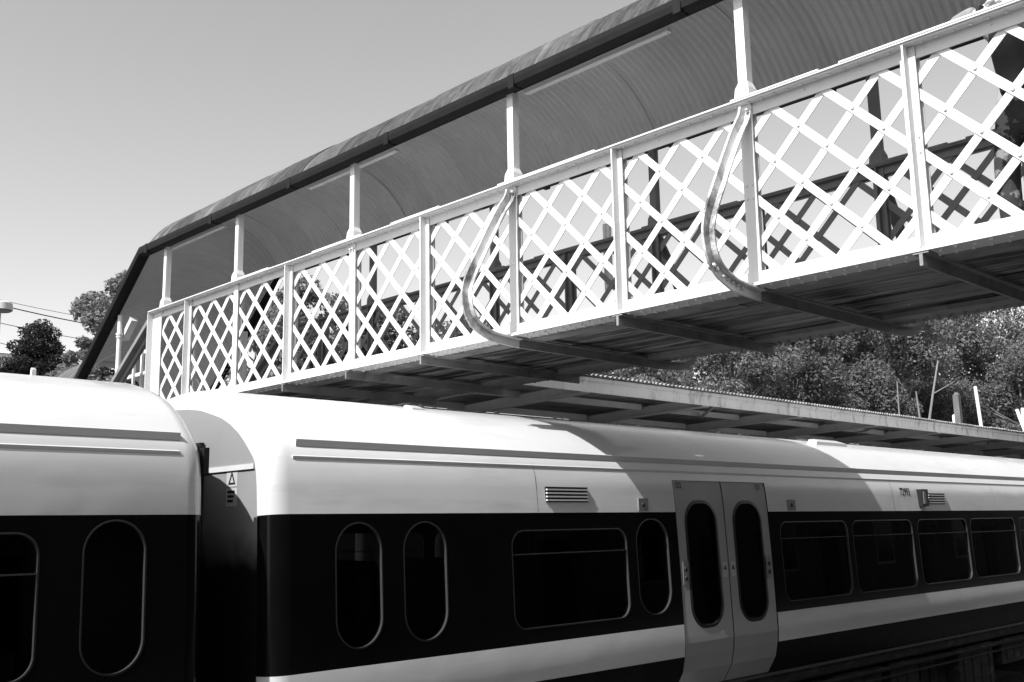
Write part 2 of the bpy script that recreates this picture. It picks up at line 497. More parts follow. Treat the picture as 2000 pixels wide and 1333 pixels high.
def girder(near):
    """outward direction s: -1 for the girder facing the camera"""
    s = -1 if near else 1
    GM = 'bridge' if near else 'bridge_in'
    xl = XL if near else XF
    X = lambda d: xl - s * d      # d measured inward from the outer lip
    def bx(mb, d0, d1, y0, y1, z0, z1):
        a, b = X(d0), X(d1)
        mb.box(min(a, b), max(a, b), y0, y1, z0, z1)
    m = MB()
    bx(m, 0, 0.2, YN, Y0, ZT, ZT + 0.012)                    # top plate
    bx(m, 0.016, 0.088, YN, Y0 - 0.004, ZT - 0.012, ZT - 0.001)          # top angles
    bx(m, 0.118, 0.19, YN, Y0 - 0.004, ZT - 0.012, ZT - 0.001)
    bx(m, 0.088, 0.098, YN, Y0 - 0.004, 2.881, ZT - 0.001)
    bx(m, 0.118, 0.128, YN, Y0 - 0.004, 2.90, ZT - 0.001)
    bx(m, 0, 0.2, YN, Y0, ZB, ZB + 0.012)                    # bottom plate
    bx(m, 0.012, 0.086, YN, Y0 - 0.004, ZB + 0.013, ZB + 0.025)
    bx(m, 0.12, 0.19, YN, Y0 - 0.004, ZB + 0.013, ZB + 0.025)
    bx(m, 0.086, 0.098, YN, Y0 - 0.004, ZB + 0.013, 1.728)
    bx(m, 0.118, 0.128, YN, Y0 - 0.004, ZB + 0.013, 1.728)
    # splice plates on the top flange
    for a, b in ((11.0, 10.2), (9.3, 8.4), (7.9, 7.15), (6.35, 5.2), (3.9, 3.2), (3.05, 1.9), (1.2, -0.4)):
        bx(m, -0.004, 0.204, b, a, ZT + 0.0125, ZT + 0.0125 + 0.012)
    g = m.build("girder", GM, bridge)
    # rivets
    m = MB()
    nz = (0, 0, -1)
    y = YN + 0.05
    k = 0
    while y < Y0 - 0.05:
        m.dome((X(0.052), y, ZT - 0.012), nz, 0.015, 0.014)
        m.dome((X(0.036 if k % 2 else 0.070), y, ZB), nz, 0.017, 0.015)
        m.dome((X(0.160), y + 0.05, ZB), nz, 0.017, 0.015)
        if k % 4 == 0:
            m.dome((X(0.088), y, 2.932), (s, 0, 0), 0.011)
            m.dome((X(0.086), y, 1.680), (s, 0, 0), 0.011)
        y += 0.105
        k += 1
    for n_ in range(-12, 40):
        for r_, z in enumerate((2.696, 2.4945, 2.2895, 2.086, 1.885)):
            y = 3.43 + BAY / 3 * n_ + (BAY / 6 if r_ % 2 else 0)
            if YN + 0.1 < y < Y0 - 0.25:
                m.dome((X(0.1), y, z), (s, 0, 0), 0.0145, 0.012)
    rv = m.build("rivets", GM, g)
    rv['kind'] = 'stuff'
    # lattice bars: two layers of flats at 45 degrees
    zlo, zhi = 1.632, 2.958
    W = 0.056
    full = {}
    def put(sgn, c):
        # sgn +1: z - y = c (falls towards the camera); -1: z + y = c
        ya, yb = (zlo - c, zhi - c) if sgn > 0 else (c - zlo, c - zhi)
        za, zb_ = zlo, zhi
        lo, hi = YN + 0.02, Y0 - 0.02
        def clip(ya, za, yb, zb_):
            if ya < lo: za += (lo - ya) * (zb_ - za) / (yb - ya); ya = lo
            if ya > hi: za += (hi - ya) * (zb_ - za) / (yb - ya); ya = hi
            return ya, za
        if max(ya, yb) < lo + 0.05 or min(ya, yb) > hi - 0.05:
            return
        a2 = clip(ya, za, yb, zb_)
        b2 = clip(yb, zb_, ya, za)
        d = 0.1045 if sgn > 0 else 0.1125
        isfull = abs(a2[0] - ya) < 1e-6 and abs(b2[0] - yb) < 1e-6
        if isfull and sgn in full:
            me = full[sgn]
        else:
            mb = MB()
            mb.bar((0, a2[0] - ya, a2[1]), (0, b2[0] - ya, b2[1]), 0.0075, W, side=(1, 0, 0))
            me = mb.mesh("lattice_bar", GM)
            if isfull:
                full[sgn] = me
        link("lattice_bar", me, g, (X(d), ya, 0))
    for n_ in range(-30, 30):
        put(1, -0.734 + BAY / 3 * n_)
        put(-1, 6.126 + BAY / 3 * n_)
    # stiffeners
    for i, y in SY.items():
        m = MB()
        if i == 0:
            bx(m, 0.078, 0.0875, y - 0.26, y, ZB + 0.028, ZT - 0.013)
            bx(m, 0.0, 0.078, y - 0.012, y, ZB + 0.028, ZT - 0.013)
            for z in np.arange(1.72, 2.9, 0.085):
                m.dome((X(0.078), y - 0.055, z), (s, 0, 0), 0.013)
        else:
            bx(m, 0.074, 0.0855, y - 0.05, y + 0.05, ZB + 0.028, ZT - 0.014)
            if i % 2:
                bx(m, 0.006, 0.074, y - 0.006, y + 0.006, ZB + 0.028, ZT - 0.014)
                for z in (2.36, 2.26, 1.68, 2.93):
                    m.dome((X(0.074), y - 0.03, z), (s, 0, 0), 0.012)
            else:
                for z in (2.36, 2.26):
                    m.dome((X(0.074), y - 0.025, z), (s, 0, 0), 0.012)
                    m.dome((X(0.074), y + 0.025, z), (s, 0, 0), 0.012)
        m.build("stiffener", GM, g)
        # inner stiffener bar
        if i:
            m = MB()
            bx(m, 0.131, 0.14, y - 0.05, y + 0.05, ZB + 0.03, ZT - 0.014)
            bx(m, 0.14, 0.19, y - 0.005, y + 0.005, ZB + 0.03, ZT - 0.014)
            m.build("inner_stiffener", GM, g)
    return g

gn = girder(True)
gf = girder(False)

# transoms and bow brackets
def transom(i):
    y = SY[i]
    m = MB()
    x0, x1 = XL + 0.006, XF - 0.006
    if i % 2 == 0 and i in (6, 8, 10, 12):
        x0, x1 = 6.16, XL + XF - 6.16
    m.box(x0, x1, y - 0.05, y + 0.05, ZB - 0.014, ZB - 0.002)
    m.box(x0 + 0.001, x1 - 0.001, y - 0.011, y + 0.011, 1.523, ZB - 0.014)
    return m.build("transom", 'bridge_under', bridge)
for i in range(1, 15):
    transom(i)

BOW = [(6.045, 2.93), (6.02, 2.86), (5.93, 2.735), (5.80, 2.52), (5.69, 2.325), (5.565, 2.095), (5.512, 1.95), (5.515, 1.83), (5.555, 1.71), (5.64, 1.622), (5.76, 1.568), (5.87, 1.541), (6.16, 1.523)]
def bow(i, near):
    y = SY[i]
    pts = catmull([(a, 0, b) for a, b in BOW], 5)
    fr = []
    for k, q in enumerate(pts):
        t = (pts[min(k + 1, len(pts) - 1)] - pts[max(k - 1, 0)]).normalized()
        inw = Vector((-t.z, 0, t.x))
        if inw.x < 0 and k < len(pts) * 0.6:
            inw = -inw
        if k >= len(pts) * 0.6 and inw.z < 0:
            inw = -inw
        fr.append((q, inw))
    def X(v):
        return Vector((v.x if near else XL + XF - v.x, 0, v.z))
    m = MB()
    frames = []
    for q, inw in fr:
        w = X(q); u = Vector((inw.x if near else -inw.x, 0, inw.z))
        frames.append((Vector((w.x, y, w.z)), u, Vector((0, 1, 0))))
    h = 0.078
    m.sweep(frames, [(0, -0.009), (0, 0.009), (h - 0.012, 0.009), (h - 0.012, 0.05), (h, 0.05), (h, -0.05), (h - 0.012, -0.05), (h - 0.012, -0.009)])
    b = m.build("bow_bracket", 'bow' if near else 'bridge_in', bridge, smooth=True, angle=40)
    s = -1 if near else 1
    m = MB()
    xx = 6.09 if near else XL + XF - 6.09
    m.dome((xx, y - 0.03, 2.905), (s, -0.3, 0), 0.017, 0.022, 8)
    if i == 8 and near:
        for px_, pz_ in ((5.60, 1.665), (5.63, 1.645)):
            m.dome((px_, y - 0.012, pz_ + 0.02), (0.2, -1, 0.2), 0.018, 0.02, 8)
        for k in range(5):
            m.dome((5.70 + 0.055 * k, y - 0.012, 1.625 - 0.012 * k), (0, -1, -0.2), 0.013, 0.02, 6)
    m.build("bolts", 'bolt', b)
for i in (6, 8, 10, 12):
    bow(i, True)
    bow(i, False)
# bolts left at the bracket-less stiffener
m = MB()
for dy in (-0.02, 0.025):
    m.dome((XL + 0.07, SY[4] + dy, 2.90), (-1, -0.2, 0), 0.018, 0.03, 8)
m.build("bolts", 'bolt', bridge)

# pale twin conduit fixed outside the far girder
dq = Vector((0.7640, 0.6452)); rr_ = 8.34 / dq.x
for k in range(2):
    m = MB()
    m.tube([(8.31, dq.y * rr_ - 0.06 * k, 2.5), (8.31, dq.y * rr_ - 0.06 * k, 0.2965 * rr_)], 0.024, 8)
    m.build("conduit", 'pole_white', bridge, smooth=True)
# deck boards
xb0, nbrd = 6.262, 11
pw = (XL + XF - 2 * xb0) / nbrd
for j in range(nbrd):
    y = YN + 0.02 - random.uniform(0, 2.0)
    while y < Y0 - 0.1:
        L = random.choice((2.4, 2.9, 3.6))
        a, b = max(y, YN + 0.02), min(y + L - 0.006, Y0 + 0.5)
        if b - a > 0.05:
            m = MB()
            dz = random.uniform(-0.006, 0.006)
            m.box(xb0 + j * pw + 0.005, xb0 + (j + 1) * pw - 0.005, a, b, 1.645 + dz, 1.69 + dz)
            m.build("deck_board", 'deck', bridge)
        y += L
# timber runners lying on the inner flange angles
for xr in (xb0 - 0.005, XL + XF - xb0 - 0.165):
    m = MB()
    m.box(xr, xr + 0.17, YN + 0.01, Y0, 1.600, 1.640)
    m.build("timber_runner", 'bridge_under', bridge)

# roof posts
for near in (True, False):
    xc = XL + 0.1 if near else XF - 0.1
    for i in (0, 2, 4, 6, 8, 10, 12, 14):
        y = SY[i] - (0.33 if i == 0 else 0) + (0.05 if i == 14 else 0)
        m = MB()
        h = 0.0375
        zt = 3.86
        m.box(xc - h, xc + h, y - h, y + h, ZT + 0.13, zt)
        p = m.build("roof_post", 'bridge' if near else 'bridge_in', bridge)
        m = MB()
        for z0, z1, a, b in ((ZT + 0.0255, ZT + 0.11, 0.062, 0.056), (ZT + 0.11, ZT + 0.16, 0.056, 0.0385)):
            m.add([(xc + sx * r, y + sy * r, z) for z, r in ((z0, a), (z1, b)) for sx, sy in ((-1, -1), (1, -1), (1, 1), (-1, 1))],
                  [(3, 2, 1, 0), (4, 5, 6, 7), (0, 1, 5, 4), (1, 2, 6, 5), (2, 3, 7, 6), (3, 0, 4, 7)])
        m.build("post_base", 'bridge' if near else 'bridge_in', p)

# barrel roof in corrugated sheets
XC = (XL + XF) / 2
HALF, RISE, ZE = 1.085, 0.70, 3.90
RR = (HALF ** 2 + RISE ** 2) / (2 * RISE)
ZCEN = ZE + RISE - RR
TH0 = math.asin((ZE - ZCEN) / RR)
STY, STS = 13.55, 0.775          # where the stair starts to fall, its slope
STY2 = 15.75                     # half landing
def drop(y):
    return 0 if y < STY else (y - STY) * STS if y < STY2 else (STY2 - STY) * STS
PITCH = 0.076
def roof_sheet(y0, y1, k):
    per = 8
    ny = max(8, int((y1 - y0) / PITCH * per))
    na = 22
    jr = random.uniform(-0.0015, 0.0015)
    e0 = TH0 - random.uniform(0.0, 0.05)
    e1 = math.pi - TH0 + random.uniform(0.0, 0.05)
    lift = 0.0035 if k % 2 else 0.0
    wob = random.uniform(-0.005, 0.005)
    m = MB()
    vs = []
    for i in range(ny + 1):
        y = y0 + (y1 - y0) * i / ny
        c = 0.0115 * math.cos(2 * math.pi * y / PITCH)
        for j in range(na + 1):
            a = e0 + (e1 - e0) * j / na
            r = RR + c + lift + jr + 0.006 * math.sin(3 * a + k)
            edge = 0.0
            vs.append((XC + r * math.cos(a), y, ZCEN + r * math.sin(a) - drop(y) + wob * (i / ny - 0.5) * math.sin(a)))
    m.add(vs, [(i * (na + 1) + j, (i + 1) * (na + 1) + j, (i + 1) * (na + 1) + j + 1, i * (na + 1) + j + 1) for i in range(ny) for j in range(na)])
    o = m.build("roof_sheet", ['roof', 'roof_in'], bridge, smooth=True, angle=75)
    me = o.data
    c = me.polygons[len(me.polygons) // 2]
    if c.normal.z < 0:
        me.flip_normals()
    sd = o.modifiers.new("thickness", 'SOLIDIFY')
    sd.thickness = 0.004
    sd.offset = -1
    sd.material_offset = 1
    return o
y = YN - 0.05
k = 0
stops = [STY, STY2, 17.6]
while y < 17.55:
    nxt = min([s for s in stops if s > y + 0.02])
    e = min(y + 0.69, nxt)
    if nxt - e < 0.2:
        e = nxt
    roof_sheet(y, e + (0.05 if e < nxt else 0.0), k)
    y = e
    k += 1

# gutters (dark fascia), following the fall of the stair
def gutter(near):
    s = -1 if near else 1
    xg = XC + s * HALF
    m = MB()
    pts = [(y, ZE - drop(y)) for y in (YN - 0.05, STY, STY2, 17.6)]
    # u points outward
    sec = [(-0.015, -0.075), (0.05, -0.085), (0.082, -0.06), (0.09, -0.01), (0.09, 0.032), (0.08, 0.032), (0.076, -0.005), (-0.015, -0.02)]
    m.sweep([((xg, a, b + (0 if near else 0.045)), (s, 0, 0), (0, 0, 1)) for a, b in pts], sec)
    o = m.build("gutter", 'gutter', bridge)
    for y in np.arange(YN + 0.45, STY, 1.81):
        m = MB()
        a, b = sorted((xg - s * 0.016, xg + s * 0.094))
        dz_ = 0 if near else 0.045
        m.box(a, b, y - 0.035, y + 0.035, ZE - 0.089 + dz_, ZE + 0.036 + dz_)
        m.build("gutter_joint", 'gutter', o)
gutter(True)
gutter(False)
# wall plate carrying the sheets, inside the gutter
for s in (-1, 1):
    m = MB()
    xg = XC + s * (HALF - 0.045)
    for a, b in ((YN, STY), (STY, STY2), (STY2, 17.5)):
        m.bar((xg, a + 0.003, ZE - drop(a) - 0.035), (xg, b - 0.003, ZE - drop(b) - 0.035), 0.045, 0.045, side=(0, 0, 1))
    m.build("wall_plate", 'gutter', bridge)
# strip lights under the near eave
for yc in (12.31, 8.78, 5.30, 1.8):
    m = MB()
    m.box(6.150, 6.205, yc - 0.8, yc + 0.8, ZE - 0.092, ZE - 0.058)
    o = m.build("strip_light", 'batten', bridge)
    m = MB()
    m.tube([(6.18, yc - 0.78, ZE - 0.094), (6.18, yc + 0.78, ZE - 0.094)], 0.008, 10)
    m.build("tube_cover", 'batten', o, smooth=True)

# stair flight beyond the landing
st = -0.655
def sz(y, z0):
    return z0 + (y - Y0) * st
for near in (True, False):
    s = -1 if near else 1
    xx = XL + 0.1 if near else XF - 0.1
    m = MB()
    m.bar((xx, Y0 + 0.03, 2.86), (xx, 17.4, sz(17.4, 2.86)), 0.17, 0.06, side=(1, 0, 0))
    m.bar((xx, Y0 + 0.03, 2.80), (xx, 17.4, sz(17.4, 2.80)), 0.012, 0.09, side=(1, 0, 0))
    m.build("stair_handrail", 'bridge_in', bridge)
    m = MB()
    m.bar((xx, Y0 + 0.03, 1.60), (xx, 17.4, sz(17.4, 1.60)), 0.02, 0.26, side=(1, 0, 0))
    m.build("stair_stringer", 'bridge', bridge)
    for y in (14.43, 16.2):
        m = MB()
        zb_ = sz(y, 1.7)
        ztop = ZE - drop(y) - 0.09
        m.tube([(xx, y, zb_), (xx, y, zb_ + 0.1), (xx, y, zb_ + 0.11), (xx, y, ztop)], [0.055, 0.055, 0.034, 0.034], 12)
        for zz, rr in ((zb_ + 0.14, 0.045), (zb_ + 0.52, 0.044), (ztop - 0.32, 0.046), (ztop - 0.28, 0.05)):
            m.tube([(xx, y, zz - 0.012), (xx, y, zz + 0.012)], rr, 12)
        m.build("stair_column", 'bridge', bridge, smooth=True)
for k in range(24):
    y = Y0 + 0.05 + k * 0.26
    m = MB()
    m.box(XL + 0.13, XF - 0.13, y, y + 0.3, 1.63 - (k + 1) * 0.17, 1.67 - (k + 1) * 0.17)
    m.build("stair_tread", 'deck', bridge)
# white stepped guard railing on the stair
for a, b, z in ((14.02, 14.40, 2.575), (14.02, 14.72, 2.265)):
    m = MB(); m.bar((6.40, a, z), (6.40, b, z), 0.045, 0.05, side=(1, 0, 0)); m.build("guard_rail", 'bridge', bridge)
for y, z in ((14.12, 2.60), (14.38, 2.60), (14.70, 2.29)):
    m = MB(); m.bar((6.36, y, 1.3), (6.36, y, z), 0.035, 0.04, side=(1, 0, 0)); m.build("guard_post", 'bridge', bridge)
# floodlight under the stair roof
m = MB()
m.bar((6.25, 14.2, 3.05), (6.25, 14.5, 2.80), 0.10, 0.08, side=(1, 0, 0))
m.bar((6.25, 14.33, 2.96), (6.25, 14.36, 3.12), 0.02, 0.02, side=(1, 0, 0))
m.build("floodlight", 'can_steel', bridge)

# ================================================================== TRAIN
YC = 7.16
PROF = [(5.90, -1.46), (5.86, -1.40), (5.80, -1.30), (5.768, -1.16), (5.757, -1.05), (5.757, -0.95), (5.76, -0.88), (5.773, -0.4), (5.797, 0.11),
        (5.812, 0.30), (5.826, 0.40), (5.845, 0.47), (5.868, 0.53), (5.91, 0.585), (5.96, 0.635), (6.03, 0.70), (6.125, 0.775),
        (6.26, 0.855), (6.40, 0.915), (6.54, 0.955), (6.72, 1.0), (6.93, 1.03), (7.16, 1.045)]
PZ = [q[1] for q in PROF]
PY = [q[0] for q in PROF]
def sidey(z, off=0.0):
    return float(np.interp(z, PZ, PY)) - off
def side_norm(z):
    a = sidey(z - 0.03); b = sidey(z + 0.03)
    return Vector((0, -0.06, (b - a))).normalized()
BT, BB, WB = 0.11, -0.88, -1.16          # black band top/bottom, lower white band bottom

def rrect(x0, x1, z0, z1, r, n=44):
    """closed loop, n points, evenly by angle around the centre, rounded rectangle"""
    cx, cz = (x0 + x1) / 2, (z0 + z1) / 2
    hw, hh = (x1 - x0) / 2, (z1 - z0) / 2
    r = min(r, hw - 1e-4, hh - 1e-4)
    pts = []
    per = n // 4
    for cxs, czs, a0 in ((1, 1, 0), (-1, 1, 90), (-1, -1, 180), (1, -1, 270)):
        for i in range(per):
            a = math.radians(a0 + 90 * i / (per - 1))
            pts.append((cx + cxs * (hw - r) + r * math.cos(a), cz + czs * (hh - r) + r * math.sin(a)))
    return pts

def cell_loop(x0, x1, z0, z1, n=44):
    per = n // 4
    pts = []
    cx, cz = (x0 + x1) / 2, (z0 + z1) / 2
    for (ax, az), (bx_, bz), (dx, dz) in (((x1, cz), (x1, z1), (cx, z1)), ((cx, z1), (x0, z1), (x0, cz)), ((x0, cz), (x0, z0), (cx, z0)), ((cx, z0), (x1, z0), (x1, cz))):
        h = per // 2
        for i in range(per):
            t = i / (per - 1)
            if t <= 0.5:
                u = t / 0.5
                pts.append((ax + (bx_ - ax) * u, az + (bz - az) * u))
            else:
                u = (t - 0.5) / 0.5
                pts.append((bx_ + (dx - bx_) * u, bz + (dz - bz) * u))
    return pts

def holed_panel(m, cell, hole, rad, mi, Yf, reveal=0.035, far=False):
    """panel with a rounded hole; Yf(z) gives the surface"""
    N = 44
    o = cell_loop(*cell, N)
    h = rrect(*hole, rad, N)
    mir = (lambda y: 2 * YC - y) if far else (lambda y: y)
    vs = [(x, mir(Yf(z)), z) for x, z in o] + [(x, mir(Yf(z)), z) for x, z in h] + [(x, mir(Yf(z) + reveal), z) for x, z in h]
    fs = []
    for i in range(N):
        j = (i + 1) % N
        fs.append((i, j, N + j, N + i))
        fs.append((N + i, N + j, 2 * N + j, 2 * N + i))
    m.add(vs, fs, mi)

def carriage(name, label, xa, xb, wins, doors, group):
    """xa..xb body ends; wins: (x0,x1,z0,z1,r,hopper); doors: (x0,x1)"""
    car = thing(name, label, "train carriage", ((xa + xb) / 2, YC, RAILZ), group)
    R = 0.15
    # --- body shell
    half = PROF
    ring = [(y, z) for y, z in half] + [(2 * YC - y, z) for y, z in reversed(half[:-1])]
    P = [Vector((0, y, z)) for y, z in ring]
    nrm = []
    for i in range(len(P)):
        a = P[max(i - 1, 0)]; b = P[min(i + 1, len(P) - 1)]
        t = (b - a).normalized()
        nrm.append(Vector((0, -t.z, t.y)))        # outward for a ring running up the near side
    brk = [xa + R]
    for d in sorted(doors):
        brk += [d[0], d[1]]
    brk += [xb - R]
    brk = sorted(brk)
    # extra stations so long faces stay modest
    stations = []
    for k in range(5):
        a = math.pi / 2 * k / 5
        stations.append((xa + R * (1 - math.sin(a)) if False else xa + R * (1 - math.cos(a)), R * (1 - math.sin(a))))
    stations += [(x, 0.0) for x in brk]
    for k in range(4, -1, -1):
        a = math.pi / 2 * k / 5
        stations.append((xb - R * (1 - math.cos(a)), R * (1 - math.sin(a))))
    m = MB()
    nr = len(ring)
    vs = []
    for x, ins in stations:
        for q, nn in zip(P, nrm):
            w = q - nn * ins
            vs.append((x, w.y, w.z))
    fs, ms = [], []
    for i in range(len(stations) - 1):
        x0, x1 = stations[i][0], stations[i + 1][0]
        isdoor = any(abs(x0 - d[0]) < 1e-6 and abs(x1 - d[1]) < 1e-6 for d in doors)
        straight = stations[i][1] == 0 and stations[i + 1][1] == 0
        for j in range(nr - 1):
            zm = (ring[j][1] + ring[j + 1][1]) / 2
            lowside = zm < 0.43
            if straight and BB < zm < BT:
                continue
            if isdoor and lowside:
                continue
            mi = 0 if zm > BT else 1 if zm > BB else 0 if zm > WB else 3
            fs.append((i * nr + j, (i + 1) * nr + j, (i + 1) * nr + j + 1, i * nr + j + 1)); ms.append(mi)
    base = len(m.v)
    m.v += vs
    m.f += fs
    m.m += ms
    # end walls
    for e, rev in ((0, False), (len(stations) - 1, True)):
        idx = [e * nr + j for j in range(nr)]
        m.f.append(tuple(idx)); m.m.append(1 if (e and xb < 4) else 2)  # left carriage's unseen facing end made black to darken the gap
    # band panels with window holes
    for far in (False, True):
        segs = []
        cur = xa + R
        for d in sorted(doors):
            segs.append((cur, d[0])); cur = d[1]
        segs.append((cur, xb - R))
        for s0, s1 in segs:
            ws = sorted([w for w in wins if w[0] > s0 - 0.01 and w[1] < s1 + 0.01])
            if not ws:
                mir = (lambda y: 2 * YC - y) if far else (lambda y: y)
                zz = [BB, -0.4, BT]
                for a, b in zip(zz[:-1], zz[1:]):
                    m.add([(s0, mir(sidey(a)), a), (s1, mir(sidey(a)), a), (s1, mir(sidey(b)), b), (s0, mir(sidey(b)), b)], [(0, 1, 2, 3)], 1)
                continue
            edges = [s0] + [(a[1] + b[0]) / 2 for a, b in zip(ws[:-1], ws[1:])] + [s1]
            for w, a, b in zip(ws, edges[:-1], edges[1:]):
                holed_panel(m, (a, b, BB, BT), (w[0], w[1], w[2], w[3]), w[4], 1, sidey, 0.03, far)
    # door-jamb reveals
    for d in doors:
        for far in (False, True):
            mir = (lambda y: 2 * YC - y) if far else (lambda y: y)
            for x in d:
                for a, b in zip(PROF[:10], PROF[1:11]):
                    m.add([(x, mir(a[0]), a[1]), (x, mir(b[0]), b[1]), (x, mir(b[0] + 0.06), b[1]), (x, mir(a[0] + 0.06), a[1])], [(0, 1, 2, 3)], 1)
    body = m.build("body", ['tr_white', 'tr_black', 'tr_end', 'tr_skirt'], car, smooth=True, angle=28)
    # --- lining, floor, seats
    m = MB()
    m.box(xa + 0.2, xb - 0.2, 5.9, 2 * YC - 5.9, -1.5, -1.47)
    for y0, y1 in ((5.85, 5.87), (2 * YC - 5.87, 2 * YC - 5.85)):
        m.box(xa + 0.2, xb - 0.2, y0, y1, -1.46, -0.96) if False else None
    m.box(xa + 0.2, xb - 0.2, 5.98, 2 * YC - 5.98, 0.40, 0.43)
    for x in (xa + 0.17, xb - 0.2):
        m.box(x, x + 0.03, 5.97, 2 * YC - 5.97, -1.46, 0.38)
    m.build("lining", 'inner', car)
    me = None
    for d0 in np.arange(xa + 1.2, xb - 1.0, 0.86):
        if any(d[0] - 0.5 < d0 < d[1] + 0.4 for d in doors):
            continue
        for yc in (6.35, 7.97):
            if me is None:
                mb = MB()
                sec = [(-0.03, -1.0), (0.06, -1.0), (0.09, -0.35), (0.06, -0.27), (0.0, -0.27), (-0.03, -0.35)]
                mb.sweep([((0, -0.44, 0), (1, 0, 0), (0, 0, 1)), ((0, 0.44, 0), (1, 0, 0), (0, 0, 1))], sec)
                mb.box(-0.35, 0.05, -0.44, 0.44, -1.08, -0.98)
                me = mb.mesh("seat", 'seat')
            link("seat", me, car, (d0, yc, 0))
    # --- windows
    for w in wins:
        for far in (False, True):
            mir = (lambda y: 2 * YC - y) if far else (lambda y: y)
            N = 44
            m = MB()
            lo = rrect(w[0] - 0.008, w[1] + 0.008, w[2] - 0.008, w[3] + 0.008, w[4] + 0.008, N)
            li = rrect(w[0] + 0.003, w[1] - 0.003, w[2] + 0.003, w[3] - 0.003, w[4], N)
            vs = []
            for off, lp in ((0.0005, lo), (0.0018, [((a[0] * 0.65 + b[0] * 0.35), (a[1] * 0.65 + b[1] * 0.35)) for a, b in zip(lo, li)]), (0.0014, li), (-0.024, li)):
                vs += [(x, mir(sidey(z) - off), z) for x, z in lp]
            fs = []
            for k in range(3):
                for i in range(N):
                    j = (i + 1) % N
                    fs.append((k * N + i, k * N + j, (k + 1) * N + j, (k + 1) * N + i))
            m.add(vs, fs)
            m.m = [0] * (2 * N) + [1] * N
            fr_ = m.build("window", ['seal', 'trim'], car, smooth=True, angle=50)
            m = MB()
            lp = rrect(w[0] + 0.001, w[1] - 0.001, w[2] + 0.001, w[3] - 0.001, w[4], N)
            m.add([(x, mir(sidey(z) + 0.021), z) for x, z in lp], [tuple(range(N))])
            m.build("pane", 'glass', fr_)
            if w[5] is not None:
                m = MB()
                m.bar((w[0] + 0.004, mir(sidey(w[5]) + 0.010), w[5]), (w[1] - 0.004, mir(sidey(w[5]) + 0.010), w[5]), 0.009, 0.016)
                m.build("hopper_rail", 'trim', fr_)
    # --- doors
    for d in doors:
        for far in (False, True):
            mir = (lambda y: 2 * YC - y) if far else (lambda y: y)
            xm = (d[0] + d[1]) / 2
            for a, b in ((d[0] + 0.012, xm - 0.011), (xm + 0.011, d[1] - 0.012)):
                m = MB()
                Yf = lambda z: sidey(z) + 0.004
                wz = (-0.925, 0.207)
                cxm = (a + b) / 2
                hole = (cxm - 0.247, cxm + 0.247, wz[0], wz[1])
                holed_panel(m, (a, b, -1.0, 0.43), hole, 0.2, 0, Yf, 0.03, far)
                zz = [-1.46, -1.40, -1.30, -1.16, -1.05, -1.0]
                for z0, z1 in zip(zz[:-1], zz[1:]):
                    m.add([(a, mir(Yf(z0)), z0), (b, mir(Yf(z0)), z0), (b, mir(Yf(z1)), z1), (a, mir(Yf(z1)), z1)], [(0, 1, 2, 3)])
                zz = zz[:-1] + [-1.0, -0.4, 0.11, 0.30, 0.43]
                for x in (a, b):
                    for z0, z1 in zip(zz[:-1], zz[1:]):
                        m.add([(x, mir(Yf(z0)), z0), (x, mir(Yf(z1)), z1), (x, mir(Yf(z1) + 0.04), z1), (x, mir(Yf(z0) + 0.04), z0)], [(0, 1, 2, 3)])
                m.add([(a, mir(Yf(0.43)), 0.43), (b, mir(Yf(0.43)), 0.43), (b, mir(Yf(0.43) + 0.04), 0.43), (a, mir(Yf(0.43) + 0.04), 0.43)], [(0, 1, 2, 3)])
                leaf = m.build("door_leaf", 'tr_door', car, smooth=True, angle=30)
                N = 44
                m = MB()
                lo = rrect(hole[0] - 0.012, hole[1] + 0.012, hole[2] - 0.012, hole[3] + 0.012, 0.212, N)
                li = rrect(hole[0] + 0.018, hole[1] - 0.018, hole[2] + 0.018, hole[3] - 0.018, 0.185, N)
                vs = [(x, mir(Yf(z) - 0.001), z) for x, z in lo] + [(x, mir(Yf(z) - 0.006), z) for x, z in li] + [(x, mir(Yf(z) + 0.014), z) for x, z in li]
                m.add(vs, [(k * N + i, k * N + (i + 1) % N, (k + 1) * N + (i + 1) % N, (k + 1) * N + i) for k in range(2) for i in range(N)])
                m.build("window_seal", 'seal', leaf)
                m = MB()
                m.add([(x, mir(Yf(z) + 0.010), z) for x, z in rrect(hole[0] + 0.002, hole[1] - 0.002, hole[2] + 0.002, hole[3] - 0.002, 0.198, N)], [tuple(range(N))])
                m.build("pane", 'glass', leaf)
                # push-button plate on the outer stile and a notice on the inner stile
                xo = a + 0.07 if a < xm - 0.2 else b - 0.07
                m = MB()
                y = mir(Yf(-0.45))
                sg = 1 if far else -1
                ys = sorted((y + 0.0 * sg, y + sg * 0.006))
                m.box(xo - 0.042, xo + 0.042, ys[0], ys[1], -0.54, -0.33)
                m.dome((xo, y + sg * 0.006, -0.40), (0, sg, 0), 0.024, 0.012, 12, 1)
                m.dome((xo, y + sg * 0.006, -0.48), (0, sg, 0), 0.024, 0.012, 12, 1)
                m.build("button_plate", ['box_grey', 'ink'], leaf)
                if not far:
                    xi = b - 0.055 if a < xm - 0.2 else a + 0.055
                    m = MB()
                    m.add([(xi - 0.04, Yf(-0.44) - 0.0015, -0.50), (xi + 0.04, Yf(-0.44) - 0.0015, -0.50), (xi + 0.04, Yf(-0.34) - 0.0015, -0.36), (xi - 0.04, Yf(-0.34) - 0.0015, -0.36)], [(0, 1, 2, 3)])
                    m.add([(xi - 0.025, Yf(-0.44) - 0.003, -0.43), (xi + 0.025, Yf(-0.44) - 0.003, -0.43), (xi, Yf(-0.38) - 0.003, -0.385)], [(0, 1, 2)], 1)
                    m.build("notice", ['box_pale', 'ink'], leaf)
